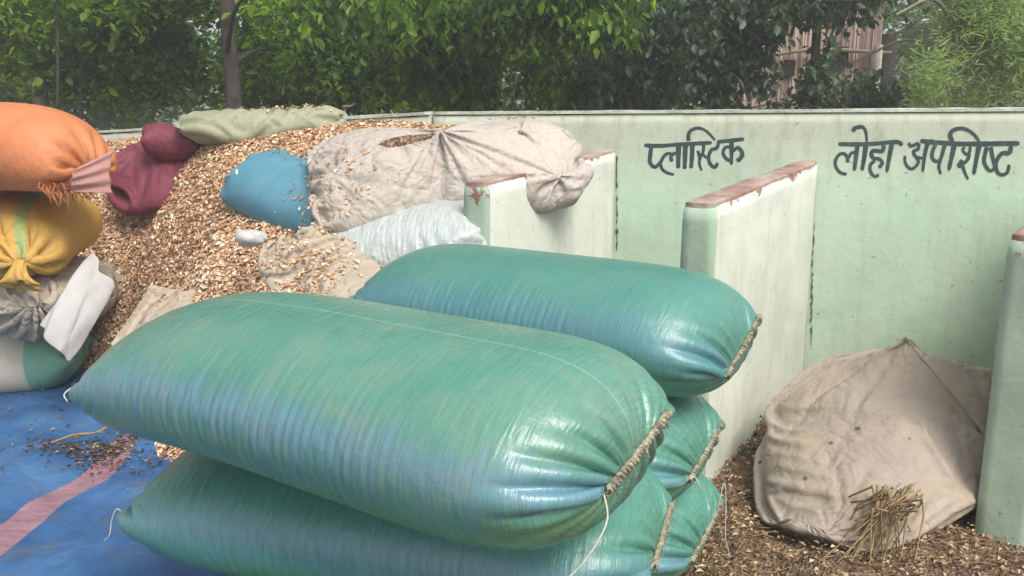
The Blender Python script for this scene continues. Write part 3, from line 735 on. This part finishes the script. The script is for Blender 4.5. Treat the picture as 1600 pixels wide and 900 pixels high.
sack('silver_sack', 'pale silver grey sack beneath the off-white sack beside the left partition', 'sack', SH, 'silver', 1.1, 1.5, at(618, 370, 3.66), -10, -7, 12, stitch=False, T=.21, e0=.14, e1=.22, fill=.84, seed=49, nu=120, nv=120, amp=.035, bend=.5)
sack('beige_sack', 'small crumpled beige sack lying in the chaff below the silver grey sack', 'sack', SH, 'beige', .8, 1.0, at(530, 432, 3.2), -35, 28, 20, stitch=False, T=.12, e0=.1, e1=.12, fill=.65, lump=.05, seed=51, nu=90, nv=90, bend=.6)
sack('beige_sack', 'flattened beige sack corner showing behind the left end of the front green sack', 'sack', SH, 'beige', .75, .9, hit(300, 500, .0), -10, 4, 35, stitch=False, T=.10, e0=.2, e1=.12, fill=.75, lump=.03, seed=53, nu=70, nv=70)
sack('grey_sack', 'dark grey sack edge sticking out of the chaff left of the off-white sack', 'sack', SH, 'darkbag', .75, .7, at(520, 236, 4.45), 12, -8, 0, stitch=False, T=.07, e0=.1, e1=.1, fill=.8, lump=.02, seed=55, nu=60, nv=60)
big, PW = sack('offwhite_sack', 'big off-white sack, torn and knotted in the middle, slumped over the first partition', 'sack', None, 'bigwhite', 1.56, 1.85, at(700, 256, 3.90), 13, -5, 26, stitch=False,
    T=.23, e0=.26, e1=.16, fill=.74, floor=-.15, pull=.005, stiffc=.5, lump=.07, seed=57, nu=150, nv=140, amp=.022, bend=.6,
    radial=[(.46, .28, .034, 3.2, .42), (.80, .42, .024, 2.6, .30), (.10, .36, .02, 2.6, .3)], pins=[(.46, .28, .10, (-.05, -.08, .215), .40), (.72, .24, .05, (.36, -.02, .15), .2), (.80, .42, .06, (.48, -.28, .02), .2)])

# white lump in the chaff
def rock(name, loc, s, mat, seed, label, cat):
    n = 14; th_, ph = np.meshgrid(np.linspace(0, np.pi, n), np.linspace(0, 2 * np.pi, 2 * n, endpoint=False), indexing='ij')
    D = np.stack([np.sin(th_) * np.cos(ph), np.sin(th_) * np.sin(ph), np.cos(th_)], -1)
    r_ = 1 + .28 * fbm(D[..., 0] * 1.6 + seed, D[..., 1] * 1.6, D[..., 2] * 1.6, 3)
    V = (D * r_[..., None] * np.array(s)).reshape(-1, 3); m_ = 2 * n
    F = np.array([(i * m_ + j, (i + 1) * m_ + j, (i + 1) * m_ + (j + 1) % m_, i * m_ + (j + 1) % m_) for i in range(n - 1) for j in range(m_)])
    o = mesh(name, V, F, mat, loc=loc); tag(o, label, cat); return o
rock('white_lump', at(392, 372, 3.55), (.07, .05, .038), M['white'], 2, 'pale lump of rag lying on the chaff below the blue sack', 'rag')

# ------------------------------------------------------------------ tarp
def m_tarp():
    m, N, L, b = nm('blue_tarpaulin'); tc = N.new('ShaderNodeTexCoord'); ob = tc.outputs['Object']
    sp = N.new('ShaderNodeSeparateXYZ'); L.new(ob, sp.inputs[0])
    c = ramp(N, L, noise(N, L, ob, 2.2, 7, .65, .4), [(.3, (.018, .07, .18)), (.5, (.04, .13, .30)), (.7, (.085, .21, .40))])
    wob = math_(N, L, 'MULTIPLY', math_(N, L, 'SUBTRACT', noise(N, L, mapped(N, L, ob, (0, 1, 0)), 1.4, 2), .5), .22)
    xx = math_(N, L, 'ADD', sp.outputs[0], wob)
    d = math_(N, L, 'ABSOLUTE', math_(N, L, 'SUBTRACT', xx, -1.70))
    nz = math_(N, L, 'MULTIPLY', noise(N, L, ob, 25, 4), .012)
    f = math_(N, L, 'LESS_THAN', math_(N, L, 'ADD', d, nz), .066)
    pc = ramp(N, L, noise(N, L, mapped(N, L, ob, (6, 30, 6)), 1.0, 4), [(.35, (.24, .13, .16)), (.6, (.34, .20, .24)), (.72, (.46, .33, .36))])
    c = mixc(N, L, f, c, pc)
    dn = ramp(N, L, noise(N, L, ob, 6, 7, .7), [(.52, (0, 0, 0)), (.7, (1, 1, 1))])
    c = mixc(N, L, math_(N, L, 'MULTIPLY', dn, .6), c, rgb(.12, .13, .15))
    L.new(c, b.inputs['Base Color']); b.inputs['Roughness'].default_value = .6; b.inputs['Specular IOR Level'].default_value = .4
    n1 = bump(N, L, b, noise(N, L, ob, 7, 5, .55, .5), .6, .02)
    rg_ = math_(N, L, 'MINIMUM', math_(N, L, 'MULTIPLY', math_(N, L, 'ABSOLUTE', math_(N, L, 'SUBTRACT', noise(N, L, ob, 3, 3, .5, 1.0), .5)), 9.0), 1.0)
    n1 = bump(N, L, b, rg_, .35, .010, n1)
    w1 = node(N, 'ShaderNodeTexWave', bands_direction='X'); w1.inputs['Scale'].default_value = 60; L.new(ob, w1.inputs['Vector'])
    bump(N, L, b, w1.outputs['Fac'], .15, .002, n1); return m
xs = np.arange(-4.2, -.2, .03); ys = np.arange(.9, 4.62, .03)
X, Y = np.meshgrid(xs, ys, indexing='ij')
def tarp_z(X, Y):
    z = .022 + .016 * fbm(X * 1.6, Y * 1.6, 0, 4, 8) + .010 * np.abs(vnoise(X * 6 + Y * 2, Y * 3, 0, 4))
    z = z + .05 * np.exp(-((X + 2.0 + .3 * (Y - 3)) / .12) ** 2) * np.clip(1 - np.abs(Y - 2.6), 0, 1)
    return z
Z = tarp_z(X, Y); n_, m_ = X.shape
F = np.array([(i * m_ + j, (i + 1) * m_ + j, (i + 1) * m_ + j + 1, i * m_ + j + 1) for i in range(n_ - 1) for j in range(m_ - 1)])
tp = mesh('tarpaulin', np.stack([X, Y, Z], -1), F, m_tarp()); tag(tp, 'blue plastic tarpaulin with a faded pink stripe spread on the ground', 'tarpaulin')
# debris on the tarp
mb = MB(); a = at(80, 692, Z=.045); b_ = at(150, 676, Z=.06)
mb.tube(catmull([a, (a + b_) / 2 + Vector((0, 0, .012)), b_, b_ + Vector((.03, .06, .01))], 5), .0055, 6, .2)
mb.tube([(a + b_) / 2, (a + b_) / 2 + Vector((.09, .05, .01))], .003, 5)
mb.tube([b_, b_ + Vector((.05, -.02, .01))], .003, 5)
tag(mb.build('twig', M['straw']), 'forked dry yellow twig lying on the blue tarpaulin', 'twig')
def scatter(cx, cy, sx, sy, n, seed):
    r_ = np.random.default_rng(seed); x = cx + r_.normal(size=n) * sx; y = cy + r_.normal(size=n) * sy
    return np.stack([x, y, tarp_z(x, y) + .006], -1)
pts = np.concatenate([scatter(a.x + .12, a.y - .02, .11, .06, 260, 1), scatter(-1.73, 3.25, .05, .10, 300, 2), scatter(-1.5, 3.1, .12, .1, 120, 9), scatter(-2.2, 3.4, .4, .5, 120, 4), scatter(-1.9, 4.3, .35, .10, 900, 5)])
M['darkflake'] = m_flake('dark_litter', [(0, (.03, .02, .015)), (.5, (.10, .055, .03)), (.85, (.2, .13, .08)), (1, (.5, .42, .3))])
o = flakes('tarp_litter', pts, np.tile([0, 0, 1.], (len(pts), 1)), .022, M['darkflake'], 3); tag(o, 'dark bits of husk and leaf litter scattered on the blue tarpaulin', 'litter', kind='stuff')

# ------------------------------------------------------------------ bin with old sack
old, POld = ends_sack('old_sack', 'large dirty beige sack with dark specks slumped in the iron waste bin', 'sack', None, 'old', (.90, 2.34, .10), (1.80, 3.36, .46), 1.80, stitch=False,
    T=.23, e0=.06, e1=.20, z1=-.04, fill=.70, lump=.07, lumpf=1.7, seed=66, nu=170, nv=170, amp=.03, bend=.45, stiffc=.5, pull=.010, floor=-.30, arch=.0, taper=1, tapers=(.22, .34, .50, .68, .92, 1.08, 1.12, 1.05),
    radial=[(.78, .28, .016, 3.4, .7), (.05, .33, .010, 3, .4)], pins=[(.66, .30, .05, (.24, -.05, .27), .10), (.60, .46, .04, (.12, -.36, -.02), .12), (.40, .33, .03, (-.08, -.20, .12), .10)])
r_ = np.random.default_rng(8)
n = 34000
x = r_.uniform(.2, 3.2, n); y = r_.uniform(1.6, 4.4, n)
z = .01 + .05 * np.clip(fbm(x * 2.5, y * 2.5, 0, 4, 6), 0, 1) + .12 * np.exp(-(((x - 1.9) / .35) ** 2 + ((y - 3.1) / .35) ** 2))
pts = np.stack([x, y, z], -1)
def bin_z(x, y): return .01 + .05 * np.clip(fbm(x * 2.5, y * 2.5, 0, 4, 6), 0, 1) + .12 * np.exp(-(((x - 1.9) / .35) ** 2 + ((y - 3.1) / .35) ** 2))
xs = np.arange(.2, 3.2, .04); ys = np.arange(1.6, 4.3, .04); X, Y = np.meshgrid(xs, ys, indexing='ij'); n_, m_ = X.shape
F = np.array([(i * m_ + j, (i + 1) * m_ + j, (i + 1) * m_ + j + 1, i * m_ + j + 1) for i in range(n_ - 1) for j in range(m_ - 1)])
M['litter'] = m_chaff('trodden_litter', [(0, (.03, .02, .012)), (.4, (.10, .06, .035)), (.7, (.2, .125, .07)), (1, (.36, .25, .15))])
o = mesh('litter_layer', np.stack([X, Y, bin_z(X, Y) - .004], -1), F, M['litter']); tag(o, 'trodden brown chaff litter covering the ground in front of the bins', 'litter', kind='stuff')
M['flake2'] = m_flake('ground_flakes', [(0, (.05, .03, .02)), (.35, (.18, .105, .055)), (.7, (.40, .27, .15)), (1, (.66, .52, .34))])
o = flakes('ground_chaff', pts, np.tile([0, 0, 1.], (n, 1)), .02, M['flake2'], 4, .012); tag(o, 'loose chaff flakes strewn in the bins on the right', 'chaff', kind='stuff')
mb = MB(); rg = random.Random(8)
for k in range(420):
    x, y = rg.uniform(.4, 2.4), rg.uniform(1.9, 3.2); z_ = float(bin_z(np.array(x), np.array(y))) + .012; a_ = rg.uniform(0, 6.28); l_ = rg.uniform(.03, .12)
    mb.tube([(x, y, z_), (x + math.cos(a_) * l_ * .5, y + math.sin(a_) * l_ * .5, z_ + .012 * rg.random()), (x + math.cos(a_ + .3) * l_, y + math.sin(a_ + .3) * l_, z_ + .01 * rg.random())], [.0018, .0016, .001], 4)
o = mb.build('loose_straw', M['straw']); tag(o, 'single dry straws strewn over the litter by the bins', 'straw', kind='stuff')
# straw bunch
mb = MB(); rg = random.Random(3)
for k in range(75):
    b0 = at(rg.uniform(1360, 1445), rg.uniform(755, 800), Z=.20 + rg.random() * .05)
    b1 = at(rg.gauss(1355, 38), rg.uniform(815, 880), Z=.05 + rg.random() * .02)
    mid = (b0 + b1) / 2 + Vector((rg.uniform(-.02, .02), 0, .03))
    mb.tube([b0, mid, b1], [.0035, .003, .002], 4)
tag(mb.build('straw_bunch', M['straw']), 'bunch of dry brown stalks under the dirty beige sack in the bin', 'straw bunch')

# ------------------------------------------------------------------ chaff spilled onto the sacks (dropped from above)
def bvh_of(objs):
    V = []; F = []; o0 = 0
    for o in objs:
        mw = o.matrix_world; me = o.data
        vs = [mw @ v.co for v in me.vertices]; V += vs; F += [tuple(i + o0 for i in p.vertices) for p in me.polygons]; o0 += len(vs)
    return BVHTree.FromPolygons(V, F)
bpy.context.view_layer.update()
def body(e): return [c for c in e.children if c.name.startswith('sack_body')][0]
tops = [e for e in SC.objects if e.type == 'EMPTY' and e.name.split('.')[0] in ('maroon_sack', 'blue_sack', 'cream_sack', 'beige_sack', 'grey_sack', 'offwhite_sack')]
bv = bvh_of([body(e) for e in tops] + [heap])
pp = []; nr = []; r_ = random.Random(5)
def drop(px, py, Yc, sx, sy, n):
    c = at(px, py, Yc)
    for k in range(n):
        x = c.x + r_.gauss(0, sx); y = c.y + r_.gauss(0, sy)
        h = bv.ray_cast(Vector((x, y, 2.5)), Vector((0, 0, -1)))
        if h[0] is not None and y < wall_y(x) - .01: pp.append(tuple(h[0])); nr.append(tuple(h[1] if h[1].z > 0 else -h[1]))
drop(620, 195, 4.3, .35, .07, 1500); drop(750, 190, 4.3, .22, .05, 900); drop(200, 262, 4.1, .12, .12, 500); drop(300, 290, 4.0, .08, .12, 350)
drop(425, 335, 3.75, .10, .06, 600); drop(470, 420, 3.2, .10, .06, 700); drop(450, 215, 5.0, .2, .08, 300); drop(560, 215, 4.5, .25, .15, 1400); drop(500, 380, 3.5, .15, .1, 500)
drop(290, 470, 3.3, .12, .05, 250)
o = flakes('spilled_chaff', np.array(pp), np.array(nr), .020, M['flake'], 9, .006); tag(o, 'chaff flakes spilled over the sacks around the heap', 'chaff', kind='stuff')

# ------------------------------------------------------------------ trees
def m_leaf(name, cols, trans=.35, rough=.5):
    m, N, L, b = nm(name); uvn = N.new('ShaderNodeUVMap'); sp = N.new('ShaderNodeSeparateXYZ'); L.new(uvn.outputs[0], sp.inputs[0])
    c = ramp(N, L, sp.outputs[0], cols); L.new(c, b.inputs['Base Color']); b.inputs['Roughness'].default_value = rough; b.inputs['Specular IOR Level'].default_value = .4
    t = N.new('ShaderNodeBsdfTranslucent'); L.new(mixc(N, L, 1.0, c, rgb(1.5, 1.6, .7), 'MULTIPLY'), t.inputs['Color'])
    mx = N.new('ShaderNodeMixShader'); mx.inputs[0].default_value = trans
    L.new(b.outputs[0], mx.inputs[1]); L.new(t.outputs[0], mx.inputs[2]); L.new(mx.outputs[0], N['Material Output'].inputs['Surface'])
    return m
M['leafA'] = m_leaf('broad_leaf', [(0, (.05, .10, .02)), (.4, (.14, .26, .04)), (.75, (.32, .48, .06)), (1, (.6, .72, .13))], .55)
M['leafB'] = m_leaf('dusty_leaf', [(0, (.05, .085, .055)), (.5, (.09, .145, .09)), (.9, (.15, .21, .13)), (1, (.26, .32, .2))], .35)
M['leafC'] = m_leaf('feathery_leaf', [(0, (.22, .31, .13)), (.5, (.38, .50, .24)), (1, (.58, .66, .40))], .4)
M['leafD'] = m_leaf('far_leaf', [(0, (.05, .10, .035)), (.6, (.12, .20, .06)), (1, (.28, .38, .12))], .35)
def leaves(blobs, size, seed, elong=1.7, droop=.5, clump=6, gapf=1.6, gap=.0):
    """blobs: (cx,cy,cz, rx,ry,rz, n) -> leaf mesh data; leaves hang in small sprays"""
    rng = np.random.default_rng(seed); Vs = []; us = []
    for (cx, cy, cz, rx, ry, rz, n) in blobs:
        k = max(1, n // clump)
        d = rng.normal(size=(k, 3)); d /= np.linalg.norm(d, axis=1, keepdims=True)
        r_ = rng.random((k, 1)) ** .42
        c = np.array([cx, cy, cz]) + d * r_ * np.array([rx, ry, rz])
        keep = fbm(c[:, 0] * gapf + seed, c[:, 1] * gapf, c[:, 2] * gapf, 2, seed) > gap
        c = c[keep]; k = len(c)
        tone = rng.random(k) * .45 + .15 + .38 * fbm(c[:, 0] * 3.1, c[:, 1] * 3.1, c[:, 2] * 3.1, 2, seed + 5)
        c = np.repeat(c, clump, 0) + rng.normal(size=(k * clump, 3)) * size * .75; m = len(c)
        tone = np.clip(np.repeat(tone, clump) + rng.normal(size=m) * .14, 0, 1)
        a = rng.random(m) * 2 * np.pi
        dr = -droop + rng.normal(size=m) * .45
        t1 = np.stack([np.cos(a), np.sin(a), dr], -1); t1 /= np.linalg.norm(t1, axis=1, keepdims=True)
        t2 = np.cross(t1, np.array([0, 0, 1.])) + rng.normal(size=(m, 3)) * .35; t2 /= np.linalg.norm(t2, axis=1, keepdims=True) + 1e-9
        nn = np.cross(t2, t1)
        s = size * (.5 + 1.0 * rng.random((m, 1)) ** 1.4); w = s / elong
        base = c; 
        q = [base, base + t1 * s * .35 + t2 * w * .5 + nn * w * .12, base + t1 * s * .75 + t2 * w * .36 - nn * s * .03, base + t1 * s - nn * s * .12,
             base + t1 * s * .75 - t2 * w * .36 - nn * s * .03, base + t1 * s * .35 - t2 * w * .5 + nn * w * .12]
        Vs.append(np.stack(q, 1).reshape(-1, 3)); us.append(tone)
    V = np.concatenate(Vs); u = np.concatenate(us); m = len(u)
    b = np.arange(m)[:, None] * 6
    F = np.concatenate([b + np.array([[0, 1, 2, 3]]), b + np.array([[0, 3, 4, 5]])], 1).reshape(-1, 4)
    uv = np.repeat(u, 8); return V, F, np.stack([uv, uv], -1)
def tree(name, label, base, trunk, limbs, blobs, size, seed, mat, bark='bark', group=None, elong=1.7, droop=.5, gap=0., clump=6, cat='tree'):
    e = empty(name, base); tag(e, label, cat, group)
    mb = MB(); T = catmull(trunk[0], 6); mb.tube(T, np.interp(np.linspace(0, 1, len(T)), np.linspace(0, 1, len(trunk[1])), trunk[1]), 12, .12, seed)
    for (pts, r0, r1) in limbs:
        C = catmull(pts, 5); mb.tube(C, np.linspace(r0, r1, len(C)), 8, .15, seed)
    inw(mb.build('trunk', M[bark]), e)
    V, F, uv = leaves(blobs, size, seed, elong, droop, gap=gap, clump=clump)
    inw(mesh('crown', V, F, M[mat], uv=uv, smooth=False), e)
    return e
TG = 'trees behind the boundary wall'
def X_(px, Y): return at(px, 120, Y).x
def autolimbs(x, y, z0, z1, n, spread, rg, r0=.035):
    out = []
    for k in range(n):
        z = rg.uniform(z0, z1); a = rg.uniform(0, 6.28); s = rg.uniform(.5, 1) * spread
        out.append(([(x, y, z), (x + math.cos(a) * s * .45, y + math.sin(a) * s * .45, z + .22 * s), (x + math.cos(a) * s, y + math.sin(a) * s, z + rg.uniform(-.1, .45) * s)], r0, .008))
    return out
def std_tree(name, label, px, Y, r, blobs, size, seed, mat, lean=(0, 0), h=4.2, bark='bark', **kw):
    x = X_(px, Y); rg = random.Random(seed)
    tr = ([(x - lean[0] * .5, Y, 0), (x, Y, 1.9), (x + lean[0] * .3, Y + lean[1], 3), (x + lean[0], Y + lean[1], h)], [r * 1.25, r, r * .85, r * .45])
    tree(name, label, (x - lean[0] * .5, Y, 0), tr, autolimbs(x + lean[0] * .2, Y, 1.7, h, 9, 1.2, rg, r * .4), blobs, size, seed, mat, bark, TG, **kw)
def bl(px, py, Y, rx, ry, rz, n):
    p = at(px, py, Y); return (p.x, p.y, p.z, rx, ry, rz, n)
std_tree('leafy_tree', 'leafy tree with a straight grey brown trunk behind the ribbed cream sack', 362, 6.3,   .056,
         [bl(420, 10, 6.8, .8, .5, .55, 4030), bl(250, -10, 6.9, .9, .6, .5, 4030), bl(360, -200, 6.6, 1.5, 1.2, .8, 2325), bl(300, 110, 7.4, .7, .4, .35, 2325)], .078, 101, 'leafA', lean=(-.12, .1))
std_tree('leafy_tree', 'dappled bushy tree filling the left edge behind the orange sack', 60, 7.2, .06,
         [bl(60, 40, 7.2, 1.2, .6, .7, 6510), bl(180, 90, 7.4, .8, .5, .5, 4030), bl(-60, 0, 6.8, .9, .6, .8, 3410), bl(100, -160, 7, 1.4, 1, .8, 1705), bl(230, 60, 7.8, .7, .5, .5, 3100)], .074, 103, 'leafA', bark='barkpale')
std_tree('leafy_tree', 'dense dark tree behind the chaff heap, left of the big drooping tree', 470, 7.8, .09,
         [bl(480, 60, 7.6, .7, .5, .8, 5270), bl(560, 110, 7.2, .7, .4, .4, 4030), bl(420, 110, 8.0, .6, .5, .5, 3720), bl(520, -120, 7.4, 1.3, 1, .8, 1705), bl(470, 10, 6.8, .5, .3, .3, 1860)], .072, 105, 'leafA')
std_tree('drooping_tree', 'big tree with drooping broad leaves behind the off-white sack', 760, 7.4, .10,
         [bl(700, 10, 6.3, .8, .5, .32, 4960), bl(900, 0, 6.2, .9, .5, .33, 5270), bl(800, 100, 7.4, 1.0, .5, .6, 6510), bl(650, 110, 7.0, .6, .4, .5, 4030), bl(950, 110, 7.2, .8, .5, .6, 5580), bl(800, -200, 6.8, 1.8, 1.3, .9, 2790), bl(580, 30, 6.9, .7, .4, .5, 3720)], .090, 107, 'leafA', droop=1.0, elong=1.9)
std_tree('dusty_tree', 'dusty grey green tree left of the reed hut behind the painted word', 1120, 6.9, .075,
         [bl(1080, 50, 6.6, .6, .4, .6, 4340), bl(1010, 120, 6.9, .6, .4, .4, 3720), bl(1150, 110, 6.6, .28, .3, .5, 2325), bl(1100, -100, 6.8, 1.1, .9, .6, 1550), bl(1180, 30, 6.5, .22, .3, .4, 1085)], .078, 109, 'leafB', droop=.9)
std_tree('dusty_tree', 'slim dark dusty tree standing right in front of the reed hut', 1272, 6.6, .035,
         [bl(1272, 90, 6.5, .16, .2, .42, 1782), bl(1235, 25, 6.5, .3, .25, .16, 961), bl(1300, -60, 6.6, .7, .5, .33, 2325), bl(1340, 150, 7.2, .5, .3, .22, 900), bl(1335, 5, 7.0, .45, .3, .16, 700), bl(1195, 130, 6.8, .25, .2, .3, 500), bl(1262, 150, 6.4, .25, .2, .14, 651)], .075, 111, 'leafB', droop=.8, h=3.4)
std_tree('feathery_tree', 'pale green feathery tree at the right behind the wall', 1490, 6.4, .045,
         [bl(1490, 70, 6.2, .62, .35, .55, 17000), bl(1590, 40, 6.4, .55, .4, .6, 11000), bl(1420, 130, 6.0, .38, .3, .26, 6000), bl(1540, -120, 6.4, .9, .7, .5, 3875), bl(1400, 50, 6.4, .22, .25, .3, 4030)], .075, 113, 'leafC', droop=-.5, elong=7, clump=12, h=3.2, bark='barkpale')
std_tree('leafy_tree', 'dark leafy tree at the top right corner beyond the feathery tree', 1560, 8.0, .08,
         [bl(1540, 20, 7.8, .9, .5, .6, 4650), bl(1640, 80, 7.8, .7, .5, .7, 3720), bl(1420, -20, 7.8, .8, .5, .4, 2480)], .078, 115, 'leafB')
# far belt
def belt():
    rg = random.Random(9); b = []
    for k in range(60):
        px = rg.uniform(-250, 1850); Y = rg.uniform(12, 15)
        if 1140 < px < 1420 and rg.random() < .6: continue
        p = at(px, rg.uniform(-60, 190), Y); b.append((p.x, p.y, p.z, rg.uniform(.9, 1.7), .7, rg.uniform(.7, 1.3), 1300))
    V, F, uv = leaves(b, .17, 77, 2.0, .3, clump=5)
    o = mesh('far_thicket', V, F, M['leafD'], uv=uv, smooth=False); tag(o, 'mass of far green thicket behind all the trees', 'thicket', kind='stuff')
    b = []
    for k in range(50):
        p = at(-300 + k * 45, rg.uniform(-40, 200), 19 + rg.random() * 3); b.append((p.x, p.y, rg.uniform(.5, 3.8), 1.6, 1.0, 1.6, 900))
    V, F, uv = leaves(b, .3, 79, 2.0, .3, clump=5)
    o = mesh('far_woodland', V, F, M['leafD'], uv=uv, smooth=False); tag(o, 'dim woodland closing the view at the back', 'woodland', kind='stuff')
belt()
# hanging stems on the left
for k, (px, Y, lab) in enumerate([(92, 6.6, 'thin pale hanging stem at the far left among the leaves'), (128, 6.9, 'second thin pale stem just right of the far left one')]):
    x = X_(px, Y); mb = MB(); mb.tube(catmull([(x - .05, Y, 0), (x - .06, Y, 1.3), (x, Y, 1.9), (x + .05, Y + .05, 2.8), (x + .02, Y, 3.6)], 6), .012, 8, .2, k)
    tag(mb.build('woody_stem', M['bark']), lab, 'stem', 'pale stems among the leaves')

# ------------------------------------------------------------------ reed hut behind
def m_reed():
    m, N, L, b = nm('reed_panel'); tc = N.new('ShaderNodeTexCoord'); ob = tc.outputs['Object']
    v = noise(N, L, mapped(N, L, ob, (45, 45, 1.5)), 1.0, 4, .6)
    c = ramp(N, L, v, [(.3, (.36, .25, .20)), (.5, (.58, .44, .37)), (.7, (.74, .60, .52))])
    L.new(c, b.inputs['Base Color']); b.inputs['Roughness'].default_value = .9; bump(N, L, b, v, .8, .02); return m
M['reed'] = m_reed()
hy = 9.2; hut = empty('reed_hut', (X_(1330, hy), hy, 0)); tag(hut, 'pinkish brown reed hut with a pale post seen through the trees', 'hut')
def ridged(name, x0, x1, z0, z1, y, mat, n=160, par=hut):
    V = []; rg = np.random.default_rng(int(abs(x0 * 100)))
    for k in range(n + 1):
        x = x0 + (x1 - x0) * k / n; yy = y + .02 * (k % 2) + .012 * rg.random()
        V += [(x, yy, z0), (x + .01 * rg.normal(), yy, z1 + .03 * rg.normal())]
    o = mesh(name, V, np.array([(2 * k, 2 * k + 2, 2 * k + 3, 2 * k + 1) for k in range(n)]), mat, smooth=False); m = o.modifiers.new('s', 'SOLIDIFY'); m.thickness = .03
    return inw(o, par)
xl, xr = X_(1150, hy), X_(1372, hy)
ridged('reed_wall', xl, xr, 0, 2.95, hy, M['reed'])
mb = MB()
for zz in (1.72, 1.76, 2.28): mb.tube(catmull([(xl, hy - .05, zz - .1), ((xl + xr) / 2, hy - .07, zz + .02), (xr + .1, hy - .05, zz - .01)], 8), .022, 6, .3)
inw(mb.build('pole_rail', M['barkpale']), hut)
shade_m = plain('painted_gap_shade', (.02, .015, .012))  # flat dark boards: the shade inside the hut's openings, put in as colour
for (pa, pb, za, zb_) in ((1300, 1322, 2.12, 2.34), (1222, 1240, 2.02, 2.20)):
    mb = MB(); xa, xb = X_(pa, hy), X_(pb, hy); mb.add([(xa, hy - .03, za), (xb, hy - .03, za), (xb, hy - .03, zb_), (xa, hy - .03, zb_)], [(0, 1, 2, 3)])
    inw(mb.build('opening_shade', shade_m, smooth=False), hut)
mb = MB(); x = X_(1362, hy); mb.tube([(x, hy - .1, 0), (x, hy - .1, 2.35)], .05, 10, .1); inw(mb.build('post', plain('pale_post', (.55, .52, .44), .8)), hut)
mb = MB(); x2 = X_(1395, hy); mb.tube([(x2, hy + .3, 0), (x2, hy + .3, 2.5)], .14, 10, .1); inw(mb.build('post', M['bark']), hut)
mb = MB(); rg = random.Random(2)
for k in range(260):      # thatch
    x = rg.uniform(xl - .2, xr + .35); mb.tube([(x, hy + .8, 3.45 + rg.uniform(-.05, .05)), (x + rg.uniform(-.05, .05), hy + .2, 3.15), (x + rg.uniform(-.12, .12), hy - .1, 2.95 + rg.uniform(-.14, .08))], [.03, .022, .008], 5)
inw(mb.build('thatch', M['straw']), hut)
# brick bit behind the thicket
x = X_(505, 9); mb = MB()
V = [(x - .22, 9, 0), (x + .22, 9, 0), (x + .22, 9.4, 0), (x - .22, 9.4, 0), (x - .2, 9, 1.75), (x + .2, 9, 1.72), (x + .2, 9.4, 1.72), (x - .2, 9.4, 1.75)]
mb.add(V, [(0, 1, 5, 4), (1, 2, 6, 5), (2, 3, 7, 6), (3, 0, 4, 7), (4, 5, 6, 7)])
tag(mb.build('brick_pillar', M['brick'], smooth=False), 'stub of red brick pillar glimpsed through the dark tree', 'pillar')

# ------------------------------------------------------------------ dusty air
m = bpy.data.materials.new('haze'); m.use_nodes = True; N = m.node_tree.nodes; N.clear()
out = N.new('ShaderNodeOutputMaterial'); pv = N.new('ShaderNodeVolumePrincipled'); pv.inputs['Density'].default_value = .013; pv.inputs['Color'].default_value = (.9, .92, .88, 1); pv.inputs['Anisotropy'].default_value = .2
m.node_tree.links.new(pv.outputs[0], out.inputs['Volume'])
x0, x1, y0, y1, z0, z1 = -301, 301, -61, 501, -1, 9
V = [(x, y, z) for x in (x0, x1) for y in (y0, y1) for z in (z0, z1)]
hz = mesh('haze', V, [(0, 1, 3, 2), (4, 6, 7, 5), (0, 4, 5, 1), (2, 3, 7, 6), (0, 2, 6, 4), (1, 5, 7, 3)], m, smooth=False)
tag(hz, 'thin dusty air over the whole place', 'haze', kind='stuff')
